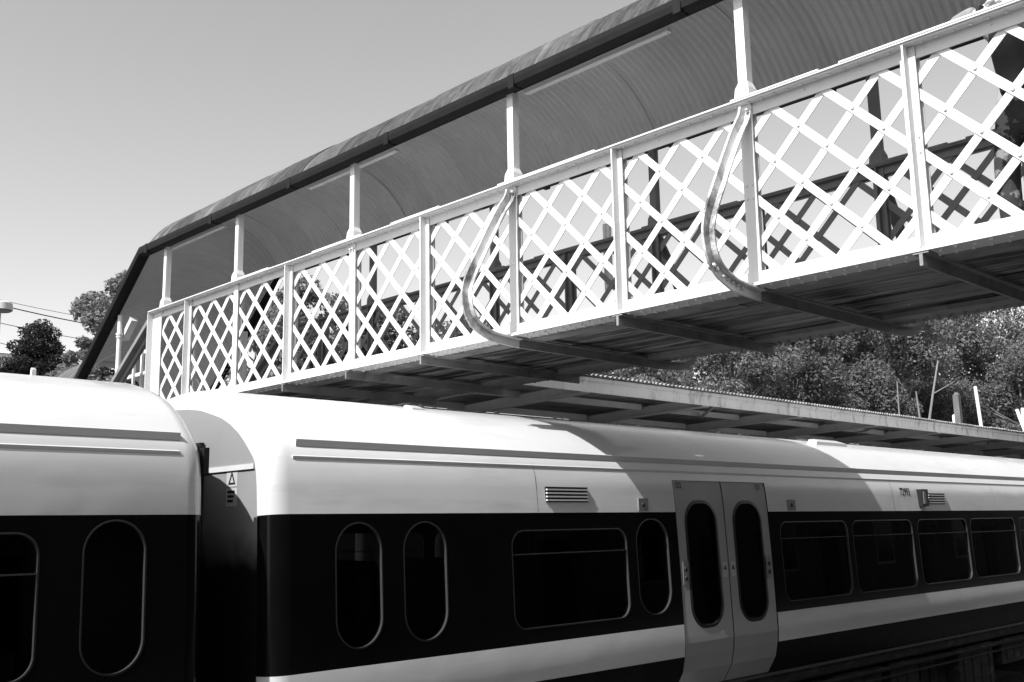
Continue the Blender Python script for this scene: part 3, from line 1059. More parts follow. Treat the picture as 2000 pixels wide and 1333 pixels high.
            # centre rubber between the leaves and dark jamb lines
            zz = [-1.46, -1.40, -1.30, -1.16, -1.05, -0.88, -0.4, 0.11, 0.30, 0.43]
            for x0, x1, dp in ((xm - 0.012, xm + 0.012, 0.009), (d[0], d[0] + 0.014, 0.02), (d[1] - 0.014, d[1], 0.02)):
                m = MB()
                for z0, z1 in zip(zz[:-1], zz[1:]):
                    m.add([(x0, mir(sidey(z0) + dp), z0), (x1, mir(sidey(z0) + dp), z0), (x1, mir(sidey(z1) + dp), z1), (x0, mir(sidey(z1) + dp), z1)], [(0, 1, 2, 3)])
                m.build("door_rubber", 'seal', car)
    # --- roof gutters along the cantrail
    def strip(z, proj, th, x0, x1, nm):
        for far in (False, True):
            mir = (lambda y: 2 * YC - y) if far else (lambda y: y)
            m = MB()
            y0, y1 = sidey(z - th), sidey(z)
            sec = [(y0 + 0.004, z - th), (y0 - proj * 0.4, z - th), (y0 - proj, z - 0.004), (y0 - proj + 0.006, z), (y1 + 0.006, z + 0.004)]
            m.sweep([((x0, 0, 0), (0, 1, 0), (0, 0, 1)), ((x1, 0, 0), (0, 1, 0), (0, 0, 1))], [(mir(a), b) for a, b in sec])
            m.build(nm, 'tr_white', car)
    strip(0.605, 0.010, 0.050, xa + 0.235, xb - 0.17, "rain_strip")
    strip(0.490, 0.006, 0.022, xa + 0.19, xb - 0.19, "cantrail_strip")
    # vertical panel seams above the window band
    for x in list(np.arange(xa + 2.42, xb - 1.5, 3.05)):
        if any(d[0] - 0.1 < x < d[1] + 0.1 for d in doors):
            continue
        m = MB()
        for z0, z1 in ((0.112, 0.30), (0.30, 0.40), (0.40, 0.466)):
            m.add([(x - 0.003, sidey(z0) - 0.0012, z0), (x + 0.003, sidey(z0) - 0.0012, z0), (x + 0.003, sidey(z1) - 0.0012, z1), (x - 0.003, sidey(z1) - 0.0012, z1)], [(0, 1, 2, 3)])
        m.build("panel_seam", 'box_grey', car)
    # strip across the end walls
    for x0, x1 in ((xa - 0.012, xa), (xb, xb + 0.012)):
        m = MB()
        m.box(x0, x1, 5.99, 2 * YC - 5.99, 0.405, 0.44)
        m.build("end_strip", 'tr_white', car)
    # --- underframe
    m = MB()
    m.box(xa + 0.3, xb - 0.3, 5.95, 2 * YC - 5.95, -1.62, -1.47)
    m.box(xa + 0.3, xb - 0.3, 5.93, 5.95, -1.60, -1.50)
    m.build("solebar", 'under', car)
    for bc in (xa + 2.9, xb - 2.9):
        m = MB()
        m.box(bc - 1.6, bc + 1.6, 6.05, 6.17, -2.15, -1.95)
        m.box(bc - 1.6, bc + 1.6, 2 * YC - 6.17, 2 * YC - 6.05, -2.15, -1.95)
        m.box(bc - 0.25, bc + 0.25, 6.1, 2 * YC - 6.1, -2.1, -1.65)
        bg_ = m.build("bogie", 'under', car)
        for wx in (bc - 1.25, bc + 1.25):
            for wy in (YC - 0.7525, YC + 0.7525):
                m = MB()
                m.tube([(wx, wy - 0.065, RAILZ + 0.41), (wx, wy + 0.065, RAILZ + 0.41)], 0.41, 24)
                m.build("wheel", 'under', bg_)
    x = xa + 5.0
    k = 0
    while x < xb - 5.6:
        L = random.choice((0.7, 1.1, 1.6, 0.9))
        m = MB()
        zt, zb_ = -1.66, random.choice((-2.1, -2.25, -2.0))
        yy = random.choice((5.98, 6.05, 6.12))
        m.box(x, x + L, yy, yy + 1.0, zb_, zt)
        for xx in np.arange(x + 0.15, x + L - 0.1, 0.27):
            m.box(xx, xx + 0.02, yy - 0.012, yy + 0.001, zb_ + 0.05, zt - 0.1)
        m.box(x + 0.02, x + L - 0.02, yy - 0.018, yy + 0.001, zt - 0.08, zt - 0.03)
        m.build("equipment_case", 'under', car)
        x += L + random.uniform(0.08, 0.4)
        k += 1
    m = MB()
    m.tube([(xa + 4.6, 5.965, -1.70), (xb - 4.6, 5.965, -1.70)], 0.028, 8)
    m.tube([(xa + 4.6, 5.975, -1.80), (xb - 4.6, 5.975, -1.80)], 0.016, 8)
    m.build("brake_pipe", 'under', car, smooth=True)
    return car

R_XA, R_XB = 3.486, 23.55
TB = -0.765
winsR = [(3.985, 4.358, TB, 0.046, 0.185, None), (4.552, 4.937, TB, 0.046, 0.19, None), (5.60, 6.965, TB, -0.03, 0.12, -0.208), (7.10, 7.545, TB, 0.046, 0.2, None),
         (9.42, 10.80, -0.785, 0.0, 0.11, -0.165), (10.92, 12.40, -0.785, 0.0, 0.11, -0.165), (12.55, 14.01, -0.775, 0.0, 0.11, -0.17), (14.12, 15.67, -0.77, 0.0, 0.11, -0.175),
         (15.84, 17.3, -0.77, 0.0, 0.11, -0.175), (19.5, 19.95, TB, 0.046, 0.2, None), (20.1, 21.45, TB, -0.03, 0.12, -0.208), (22.1, 22.5, TB, 0.046, 0.19, None)]
doorsR = [(7.69, 9.23), (17.75, 19.29)]
carR = carriage("railway_carriage", "white and black train carriage with grey double doors numbered 72993", R_XA, R_XB, winsR, doorsR, "carriages of the train")
L_XB, L_XA = 3.08, -16.98
winsL = [(2.327, 2.68, -0.755, 0.076, 0.175, None), (0.75, 2.086, -0.74, 0.014, 0.12, -0.198), (-0.75, -0.35, TB, 0.046, 0.19, None),
         (-4.4, -3.05, -0.785, 0.0, 0.11, -0.165), (-5.9, -4.52, -0.785, 0.0, 0.11, -0.165), (-7.4, -6.02, -0.785, 0.0, 0.11, -0.165), (-8.9, -7.52, -0.785, 0.0, 0.11, -0.165),
         (-10.4, -9.02, -0.785, 0.0, 0.11, -0.165), (-13.0, -12.6, TB, 0.046, 0.19, None), (-14.6, -13.2, TB, -0.03, 0.12, -0.2)]
doorsL = [(-2.75, -1.2), (-12.3, -10.8)]
carL = carriage("railway_carriage", "white and black train carriage whose rounded end nearly touches carriage 72993", L_XA, L_XB, winsL, doorsL, "carriages of the train")

def text(parent, s, x, z, size, squeeze, name="lettering", material='ink'):
    c = bpy.data.curves.new(name, 'FONT')
    c.body = s
    c.size = size
    c.extrude = 0.0
    c.offset = size * 0.022
    t = bpy.data.objects.new(name, c)
    COL.objects.link(t)
    dg = bpy.context.evaluated_depsgraph_get()
    me = bpy.data.meshes.new_from_object(t.evaluated_get(dg))
    bpy.data.objects.remove(t)
    # lay it on the car side: text x -> X, text y -> Z; slightly emboldened by duplication
    for v in me.vertices:
        zz = z + v.co.y
        v.co = Vector((x + v.co.x * squeeze, sidey(zz) - 0.0025, zz)) - ORG[parent]
    me.materials.clear()
    me.materials.append(MT[material])
    o = link(name, me, parent)
    return o
text(carR, "72993", 12.215, 0.300, 0.125, 0.86)
leaves = [o for o in carR.children if o.name.startswith("door_leaf")]
text(carR, "D2", 7.735, 0.327, 0.075, 0.9)
text(carR, "D1", 9.062, 0.327, 0.075, 0.9)

def vent(x0, x1, z0, z1, nsl=4):
    m = MB()
    y = sidey((z0 + z1) / 2)
    m.box(x0, x1, y - 0.004, y + 0.02, z0, z1)
    v = m.build("vent_grille", 'seal', carR)
    h = (z1 - z0) / nsl
    for k in range(nsl):
        m = MB()
        zc = z0 + (k + 0.35) * h
        m.bar((x0 + 0.006, y - 0.012, zc), (x1 - 0.006, y - 0.012, zc), 0.012, 0.016)
        m.build("slat", 'batten', v)
    m = MB()
    m.bar((x0, y - 0.008, z1), (x1, y - 0.008, z1), 0.008, 0.012)
    m.bar((x0, y - 0.008, z0), (x1, y - 0.008, z0), 0.008, 0.012)
    m.build("vent_frame", 'seal', v)
vent(6.0, 6.5, 0.20, 0.312, 4)
vent(12.94, 13.44, 0.20, 0.325, 4)
for x0, x1 in ((7.157, 7.29), (9.605, 9.752)):
    m = MB()
    y = sidey(0.175)
    m.box(x0, x1, y - 0.012, y + 0.02, 0.122, 0.230)
    o = m.build("indicator_plate", 'box_grey', carR)
    m = MB()
    m.dome(((x0 + x1) / 2, y - 0.012, 0.175), (0, -1, 0), 0.022, 0.012, 12)
    m.build("indicator_lens", 'ink', o, smooth=True)
m = MB()
y = sidey(0.27)
m.box(12.675, 12.845, y - 0.06, y + 0.02, 0.165, 0.375)
o = m.build("side_lamp", 'seal', carR)
m = MB()
m.box(12.70, 12.765, y - 0.068, y - 0.058, 0.195, 0.35)
m.build("lamp_lens", 'box_grey', o)
# warning label on the end wall
m = MB()
m.add([(R_XA - 0.002, 6.350, 0.42), (R_XA - 0.002, 6.205, 0.42), (R_XA - 0.002, 6.205, 0.30), (R_XA - 0.002, 6.350, 0.30)], [(0, 1, 2, 3)])
m.add([(R_XA - 0.002, 6.350, 0.29), (R_XA - 0.002, 6.205, 0.29), (R_XA - 0.002, 6.205, 0.17), (R_XA - 0.002, 6.350, 0.17)], [(0, 1, 2, 3)])
tri = [(6.325, 0.315), (6.230, 0.315), (6.2775, 0.405)]
tin = [(6.303, 0.327), (6.252, 0.327), (6.2775, 0.375)]
m.add([(R_XA - 0.0035, a, b) for a, b in tri + tin], [(0, 1, 4, 3), (1, 2, 5, 4), (2, 0, 3, 5)], 1)
for k in range(3):
    m.add([(R_XA - 0.0035, 6.33, 0.275 - k * 0.03), (R_XA - 0.0035, 6.235 + 0.01 * k, 0.275 - k * 0.03), (R_XA - 0.0035, 6.235 + 0.01 * k, 0.258 - k * 0.03), (R_XA - 0.0035, 6.33, 0.258 - k * 0.03)], [(0, 1, 2, 3)], 1)
m.build("warning_label", ['label', 'ink'], carR)
# gangway bellows between the carriages
for car, xa, xb in ((carL, 3.082, 3.27), (carR, 3.295, 3.484)):
    m = MB()
    for k in range(5):
        a = xa + (xb - xa) * k / 5
        b = xa + (xb - xa) * (k + 0.8) / 5
        m.box(a, b, 6.66 + 0.02 * (k % 2), 2 * YC - 6.66, -1.4, 0.62 - 0.02 * (k % 2))
    m.build("gangway", 'seal', car)
# dark jumper bracket on the end of the other carriage
m = MB()
m.box(3.081, 3.115, 5.90, 5.97, 0.36, 0.52)
m.build("jumper_bracket", 'seal', carL)
# roof fittings
for car, x, y, sx, sy_, h in ((carR, 5.30, 6.60, 0.075, 0.06, 0.02), (carR, 11.75, 6.47, 0.40, 0.06, 0.05), (carL, 2.40, 6.95, 0.015, 0.015, 0.05)):
    z = float(np.interp(y, PY[9:], PZ[9:]))
    m = MB()
    vs = []
    for zz, f_ in ((z - 0.03, 1.0), (z + h * 0.8, 0.9), (z + h, 0.7)):
        for a, b in ((-1, -1), (1, -1), (1, 1), (-1, 1)):
            vs.append((x + a * sx * f_, y + b * sy_ * f_, zz + 0.25 * b * sy_))
    m.add(vs, [(0, 1, 5, 4), (1, 2, 6, 5), (2, 3, 7, 6), (3, 0, 4, 7), (4, 5, 9, 8), (5, 6, 10, 9), (6, 7, 11, 10), (7, 4, 8, 11), (8, 9, 10, 11)])
    m.build("roof_fitting", 'tr_white', car)

# ================================================================== PLATFORM CANOPY
CX0, CX1 = 8.95, 46.0
CYF, CYB = 9.3, 12.8
canopy = thing("platform_canopy", "long corrugated platform canopy with pale peeling fascia behind the train", "canopy", ((CX0 + CX1) / 2, 11.2, PLAT))
CZ0, CZ1 = 1.805, 2.0
m = MB()
m.box(CX0, CX1, CYF, CYF + 0.03, CZ0, CZ1)
fa = m.build("fascia", 'fascia', canopy)
m = MB()
m.box(CX0 - 0.01, CX1, CYF - 0.022, CYF - 0.001, CZ1 - 0.045, CZ1 + 0.005)
m.box(CX0 - 0.01, CX1, CYF - 0.012, CYF - 0.001, CZ0 - 0.006, CZ0 + 0.014)
m.build("fascia_moulding", 'fascia', fa)
def csheet(x0, x1, k):
    n = int((x1 - x0) / 0.095 * 8)
    vs = []
    dz = random.uniform(-0.004, 0.004)
    yo = CYF - 0.06 - random.uniform(0, 0.025)
    for i in range(n + 1):
        x = x0 + (x1 - x0) * i / n
        c = 0.016 * math.cos(2 * math.pi * x / 0.095)
        vs.append((x, yo, CZ1 + 0.035 + c + dz))
        vs.append((x, 11.0, CZ1 + 0.00 + c + dz))
        vs.append((x, CYB, CZ1 - 0.05 + c + dz))
    m = MB()
    m.add(vs, [(i * 3 + j, i * 3 + 3 + j, i * 3 + 4 + j, i * 3 + 1 + j) for i in range(n) for j in range(2)])
    o = m.build("roof_sheet", 'can_sheet', canopy, smooth=True, angle=80)
    s = o.modifiers.new("thickness", 'SOLIDIFY')
    s.thickness = 0.004
    s.offset = 1
x = CX0
k = 0
while x < CX1 - 0.1:
    csheet(x, min(x + 0.95 + 0.05, CX1), k)
    x += 0.95
    k += 1
bx_ = [CX0 + 0.1 if False else 10.5 + 2.8 * i for i in range(-0, 13)]
for xx in [9.05] + bx_:
    m = MB()
    m.bar((xx, CYF + 0.05, 1.87), (xx, CYB - 0.1, 1.76), 0.11, 0.13, side=(1, 0, 0))
    m.bar((xx, CYF + 0.05, 1.80), (xx, CYB - 0.1, 1.70), 0.17, 0.018, side=(1, 0, 0))
    m.build("beam", 'can_steel', canopy)
    m = MB()
    m.tube([(xx, 12.55, PLAT), (xx, 12.55, PLAT + 0.3), (xx, 12.55, PLAT + 0.31), (xx, 12.55, 1.66)], [0.11, 0.1, 0.07, 0.06], 12)
    m.build("column", 'can_steel', canopy, smooth=True)
    m = MB()
    m.bar((xx, 12.5, 0.6), (xx, 11.1, 1.70), 0.05, 0.05, side=(1, 0, 0))
    m.build("brace", 'can_steel', canopy)
for py, pz in ((10.55, 1.86), (11.75, 1.80)):
    ends = [CX0] + [9.05] + bx_ + [CX1]
    for a, b in zip(ends[1:-1], ends[2:]):
        m = MB()
        m.box(a + 0.12, b - 0.12, py - 0.03, py + 0.03, pz - 0.02, pz + 0.075)
        m.build("purlin", 'can_steel', canopy)
for i, xx in enumerate(bx_[1::2]):
    m = MB()
    m.bar((xx + 0.3, CYF + 0.1, 1.83), (xx + 1.5, 10.5, 1.83), 0.04, 0.03)
    m.build("wind_brace", 'can_steel', canopy)
# station building wall closing the platform behind the canopy
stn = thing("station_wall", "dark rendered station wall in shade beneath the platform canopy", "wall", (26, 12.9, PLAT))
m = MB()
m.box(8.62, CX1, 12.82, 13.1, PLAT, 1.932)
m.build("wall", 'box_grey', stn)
m = MB()
m.box(8.62, CX1, 12.78, 12.818, PLAT, PLAT + 0.3)
m.build("plinth", 'under', stn)

# ================================================================== ADDED DARK BLOCKER (unseen, behind the camera; cuts sky light and darkens carriage reflections)
nb = thing("light_blocker_building", "added unseen dark building behind the camera that blocks sky light", "building", (10, -6.5, PLAT))
m = MB(); m.box(-25, 60, -9.0, -4.6, PLAT, 3.2); m.build("wall", 'brick', nb)
m = MB(); m.add([(-25.4, -4.2, 3.2), (60.4, -4.2, 3.2), (60.4, -6.8, 6.2), (-25.4, -6.8, 6.2), (-25.4, -9.4, 3.2), (60.4, -9.4, 3.2)], [(0, 1, 2, 3), (3, 2, 5, 4), (0, 3, 4), (1, 5, 2), (0, 4, 5, 1)])
m.build("roof", 'slate_dark', nb)
for k in range(14):
    x = -22 + 6 * k
    m = MB(); m.box(x, x + 1.2, -4.62, -4.58, -0.6, 1.2); w = m.build("window", 'box_grey', nb)
    m = MB(); m.box(x + 0.08, x + 1.12, -4.585, -4.57, -0.52, 1.12); m.build("pane", 'tr_black', w)
    m = MB(); m.box(x + 2.6, x + 3.6, -4.62, -4.57, PLAT, 0.5); m.build("door", 'gutter', nb)

# ================================================================== TREES
def dirpx(px, py):
    d = fw + rt * ((px - 1000) / 2012.24) + up * ((666.5 - py) / 2012.24)
    h = math.hypot(d.x, d.y)
    return Vector((d.x / h, d.y / h, d.z / h))

def leaves_mesh(name, centres, radii, nleaf, size, material, org, squash=0.8, seed=0, droop=0.0, needle=False):
    r = np.random.default_rng(seed)
    C = np.array(centres, float)
    R = np.array(radii, float)
    pr = R ** 2
    pr = pr / pr.sum()
    idx = r.choice(len(C), nleaf, p=pr)
    d = r.normal(size=(nleaf, 3))
    d /= np.linalg.norm(d, axis=1)[:, None]
    rad = R[idx] * (0.45 + 0.6 * r.random(nleaf) ** 0.6)
    pos = C[idx] + d * rad[:, None] * np.array([1, 1, squash])
    nrm = d * 0.6 + r.normal(size=(nleaf, 3)) * 0.6 + np.array([0, 0, 0.5])
    nrm /= np.linalg.norm(nrm, axis=1)[:, None]
    t = np.cross(nrm, r.normal(size=(nleaf, 3)))
    t /= np.linalg.norm(t, axis=1)[:, None] + 1e-9
    b = np.cross(nrm, t)
    L = size * (0.6 + 0.8 * r.random(nleaf))[:, None]
    wd = 0.32 if needle else 0.55
    lift = nrm * L * 0.12
    P = np.stack([pos - t * L, pos - b * L * wd + lift, pos + t * L, pos + b * L * wd + lift], 1) - np.array(org)
    V = P.reshape(-1, 3)
    me = bpy.data.meshes.new(name)
    me.vertices.add(len(V))
    me.vertices.foreach_set("co", V.ravel())
    me.loops.add(nleaf * 4)
    me.loops.foreach_set("vertex_index", np.arange(nleaf * 4))
    me.polygons.add(nleaf)
    me.polygons.foreach_set("loop_start", np.arange(0, nleaf * 4, 4))
    me.polygons.foreach_set("loop_total", np.full(nleaf, 4))
    me.materials.append(MT[material])
    me.update()
    me.validate()
    return me

def tree(name, label, base, top, cr, cbot, material, bark='bark', nleaf=7000, size=0.075, seed=0, nclump=26, group="trees on the bank beyond the platform", lean=0.0, cone=False, trunk_r=None):
    """base (x,y,z), top z, crown radius, crown bottom z"""
    r = random.Random(seed)
    x, y, z = base
    t = thing(name, label, "tree", base, group)
    H = top - z
    tr_ = trunk_r or max(0.07, 0.018 * H)
    m = MB()
    path = [Vector((x, y, z - 0.2))]
    for k in range(1, 7):
        f_ = k / 6
        path.append(Vector((x + lean * f_ * H * 0.3 + r.uniform(-0.05, 0.05) * H * 0.2, y + r.uniform(-0.04, 0.04) * H * 0.2, z + (H * 0.93) * f_)))
    m.tube(path, [tr_ * (1 - 0.85 * k / 6) for k in range(7)], 8)
    centres, radii = [], []
    cz = (top + cbot) / 2
    hh = (top - cbot) / 2
    for k in range(nclump):
        for _ in range(30):
            a = r.uniform(0, 2 * math.pi)
            u = r.uniform(-1, 1)
            if cone:
                w = (1 - (u + 1) / 2) ** 0.8 * 0.9 + 0.12
            else:
                w = math.sqrt(max(0, 1 - u * u)) * r.uniform(0.75, 1.1)
            rad = cr * w * math.sqrt(r.uniform(0.15, 1))
            c = Vector((x + lean * H * 0.25 + rad * math.cos(a), y + rad * math.sin(a), cz + u * hh * 0.88))
            if all((c - Vector(q)).length > cr * 0.22 for q in centres):
                break
        centres.append(tuple(c))
        radii.append(cr * r.uniform(0.2, 0.38) * (0.7 if cone else 1))
    for c in centres[::2]:
        c = Vector(c)
        f_ = min(0.95, max(0.25, (c.z - z) / H - 0.12))
        i = f_ * 6
        i0 = int(i)
        s = path[min(i0, 6)].lerp(path[min(i0 + 1, 6)], i - i0)
        mid = s.lerp(c, 0.5) + Vector((0, 0, -0.05 * H * 0.3))
        m.tube([s, mid, c], [tr_ * 0.32 * (1.1 - f_ * 0.6), tr_ * 0.2, tr_ * 0.07], 6)
    m.build("trunk", bark, t, smooth=True, angle=60)
    me = leaves_mesh("crown", centres, radii, nleaf, size, material, base, seed=seed, needle=cone)
    link("crown", me, t)
    return t

def ground_z(y):
    return float(np.interp(y, [q[0] for q in prof_b], [q[1] for q in prof_b]))

def tree_px(name, label, px, ytop, ybot, dist, crpx, material, **kw):
    d = dirpx(px, ytop)
    x, y = d.x * dist, d.y * dist
    zt = d.z * dist
    zb_ = dirpx(px, ybot).z * dist
    cr = crpx / 2012.24 * dist
    return tree(name, label, (x, y, ground_z(y) if y > 13 else RAILZ), zt, cr, zb_, material, **kw)

# left of the stair
tree_px("broadleaf_tree", "pale feathery tree rising behind the covered stair", 250, 535, 790, 27, 82, 'leaf_mid', nleaf=9500, size=0.06, seed=3, nclump=30)
tree_px("pine_tree", "dark dense pine under the overhead wires left of the stair", 80, 628, 800, 40, 92, 'needle', nleaf=24000, size=0.075, seed=6, nclump=70, cone=True)
tree_px("broadleaf_tree", "small mid-grey tree between the pine and the covered stair", 165, 660, 790, 33, 52, 'leaf_mid', nleaf=5500, size=0.06, seed=8)
# seen through the lattice
tree_px("broadleaf_tree", "bushy tree seen through the lattice next to the landing", 600, 545, 800, 23, 105, 'leaf_mid', nleaf=15000, size=0.05, seed=9, nclump=44)
tree_px("broadleaf_tree", "leafy tree seen through the lattice behind the covered stair", 505, 575, 800, 27, 90, 'leaf_mid', nleaf=13000, size=0.055, seed=41, nclump=40)
tree_px("broadleaf_tree", "bushy tree seen through the lattice below a bracketless stiffener", 745, 600, 800, 24, 95, 'leaf_dark', nleaf=12000, size=0.052, seed=10, nclump=40)
tree_px("broadleaf_tree", "low tree seen through the lattice at the first bow bracket", 905, 628, 800, 26, 95, 'leaf_mid', nleaf=11000, size=0.055, seed=12, nclump=40)
tree_px("broadleaf_tree", "pale low tree seen through the lattice near the twin conduit", 1080, 632, 800, 27, 95, 'leaf_pale', nleaf=11000, size=0.055, seed=13, nclump=40)
# wood beyond the canopy
wood = [
    # name, label, px, ytop, ybot, dist, crpx, mat, bark, nleaf, size, seed
    ("broadleaf_tree", "bright-leaved tree above the canopy just beyond the bridge deck", 1270, 640, 830, 25, 95, 'leaf_pale', 'bark', 9000, 0.060, 21),
    ("broadleaf_tree", "sparkling light-leaved tree left of the darkest tree in the wood", 1420, 610, 850, 28, 105, 'leaf_mid', 'bark', 9500, 0.062, 22),
    ("broadleaf_tree", "darkest dense tree of the wood above the canopy", 1530, 625, 860, 31, 95, 'leaf_dark', 'bark', 9500, 0.075, 23),
    ("broadleaf_tree", "layered spreading tree right of the darkest tree in the wood", 1610, 600, 850, 36, 110, 'leaf_dark', 'bark', 11000, 0.09, 24),
    ("birch_tree", "tall birch with a long pale slanting trunk above the canopy", 1740, 560, 770, 38, 110, 'leaf_mid', 'birch', 9000, 0.085, 25),
    ("broadleaf_tree", "feathery grey tree behind the slanting birch trunk", 1670, 575, 840, 43, 100, 'leaf_mid', 'bark', 10000, 0.10, 26),
    ("broadleaf_tree", "tall fine-leaved tree behind the dark timber post", 1830, 560, 870, 47, 115, 'leaf_mid', 'bark', 12000, 0.10, 27),
    ("broadleaf_tree", "pale tall tree behind the white leaning pole", 1930, 566, 880, 50, 110, 'leaf_pale', 'bark', 12000, 0.105, 28),
    ("broadleaf_tree", "dark leafy tree to the right of the white leaning pole", 1985, 690, 900, 44, 105, 'leaf_dark', 'bark', 9000, 0.095, 29),
    ("broadleaf_tree", "tree at the far end of the canopy with foliage running past the picture edge", 2070, 590, 900, 52, 110, 'leaf_mid', 'bark', 10000, 0.105, 30),
    ("broadleaf_tree", "mid-grey tree filling the gap between two light-leaved trees", 1345, 650, 850, 33, 95, 'leaf_mid', 'bark', 9000, 0.075, 33),
    ("broadleaf_tree", "tall grey backing tree behind the darkest tree of the wood", 1500, 590, 860, 48, 130, 'leaf_mid', 'bark', 10000, 0.12, 34),
    ("broadleaf_tree", "grey backing tree behind the bright-leaved tree near the bridge", 1220, 620, 860, 38, 130, 'leaf_dark', 'bark', 8000, 0.10, 35),
    ("broadleaf_tree", "shaded undergrowth tree below the slanting birch trunk", 1690, 720, 870, 35, 90, 'leaf_dark', 'bark', 7000, 0.075, 31),
    ("broadleaf_tree", "shaded bush at the foot of the dark timber post", 1815, 745, 880, 42, 90, 'leaf_dark', 'bark', 7000, 0.085, 32),
]
for (nm, lb, px, yt, yb, ds, cp, ml, bk, nl, sz_, sd) in wood:
    tree_px(nm, lb, px, yt, yb, ds, cp, ml, bark=bk, nleaf=int(nl * 2.4), size=sz_ * 0.68, seed=sd, nclump=40)
# bare pale birch stems standing clear of the foliage
def stem(label, pts, rad, name="birch_sapling", group="bare birch stems above the canopy"):
    P = []
    for px, py, ds in pts:
        d = dirpx(px, py)
        P.append(Vector((d.x * ds, d.y * ds, d.z * ds)))
    b = P[0].copy()
    gz = ground_z(b.y)
    t = thing(name, label, "tree", (b.x, b.y, gz), group)
    m = MB()
    m.tube([Vector((b.x, b.y, gz))] + P, [rad * 1.2] + [rad * (1 - 0.6 * i / len(P)) for i in range(len(P))], 7)
    m.build("trunk", 'birch', t, smooth=True)
    return t, P
t, P = stem("long slanting pale birch stem rising from the canopy edge", [(1813, 835, 33), (1822, 770, 33), (1832, 705, 33.2)], 0.04)
m = MB(); d = dirpx(1865, 745); m.tube([P[1], (d.x * 33, d.y * 33, d.z * 33)], [0.018, 0.008], 6); m.build("branch", 'birch', t)
t, P = stem("forked pale birch stem between the canopy edge and the dark tree", [(1757, 820, 32), (1755, 790, 32), (1752, 745, 32)], 0.026)
m = MB(); d = dirpx(1747, 775); m.tube([P[1], (d.x * 32, d.y * 32, d.z * 32)], [0.015, 0.008], 6); m.build("branch", 'birch', t)
stem("short pale birch stump stem between two taller stems", [(1797, 820, 32), (1792, 785, 32), (1789, 765, 32)], 0.03)

# ================================================================== POLES, WIRES, LAMP
def pole(name, label, cat, px, ytop, dist, rad, material, lean=0.0, ybot=None, square=False):
    d = dirpx(px, ytop)
    x, y, zt = d.x * dist, d.y * dist, d.z * dist
    gz = ground_z(y) if y > 13.2 else RAILZ
    t = thing(name, label, cat, (x + lean, y, gz))
    m = MB()
    if square:
        m.bar((x + lean, y, gz - 0.2), (x, y, zt), rad * 2, rad * 2, side=(1, 0, 0))
    else:
        m.tube([(x + lean, y, gz - 0.2), (x, y, zt)], [rad * 1.2, rad], 10)
    m.build("shaft", material, t, smooth=not square)
    m = MB()
    m.tube([(x, y, zt), (x, y, zt + rad * 0.9)], [rad * 1.15, rad * 0.5], 10)
    m.build("cap", material, t)
    return t, Vector((x, y, zt))
pole("white_pole", "white leaning pole standing in front of the wood", "pole", 1905, 758, 34, 0.05, 'pole_white', lean=0.9)
t, e = pole("timber_post", "plain dark timber post in front of the wood", "post", 1868, 772, 33, 0.085, 'pole_wood', square=True)
pole("white_stake", "short white stake beside the dark timber post", "stake", 1863, 812, 33, 0.035, 'pole_white', square=True)
t, e = pole("white_pole", "white crossed pole at the far end of the canopy", "pole", 1997, 800, 36, 0.05, 'pole_white')
m = MB(); d = dirpx(1986, 800); d2 = dirpx(2002, 842)
m.bar(Vector((d.x, d.y, d.z)) * 36, Vector((d2.x, d2.y, d2.z)) * 36, 0.08, 0.08); m.build("cross_bar", 'pole_white', t)

# lamp post at the left edge
d = dirpx(2, 599)
LD = 22.0
lx, ly, lz = d.x * LD, d.y * LD, d.z * LD
lamp = thing("lamp_post", "drum-headed lamp post beside the overhead wires", "lamp post", (lx, ly, ground_z(ly)))
m = MB()
m.tube([(lx - 0.02, ly, ground_z(ly) - 0.1), (lx - 0.02, ly, lz - 0.35), (lx - 0.01, ly, lz - 0.14)], [0.045, 0.03, 0.022], 10)
m.build("shaft", 'can_steel', lamp, smooth=True)
m = MB()
m.tube([(lx, ly, lz - 0.075), (lx, ly, lz + 0.06), (lx, ly, lz + 0.09), (lx, ly, lz + 0.10)], [0.215, 0.205, 0.15, 0.02], 28)
hd = m.build("lamp_head", 'can_steel', lamp, smooth=True)
m = MB()
m.tube([(lx, ly, lz - 0.10), (lx, ly, lz - 0.0755)], [0.18, 0.20], 28)
m.build("lens", 'box_grey', hd)

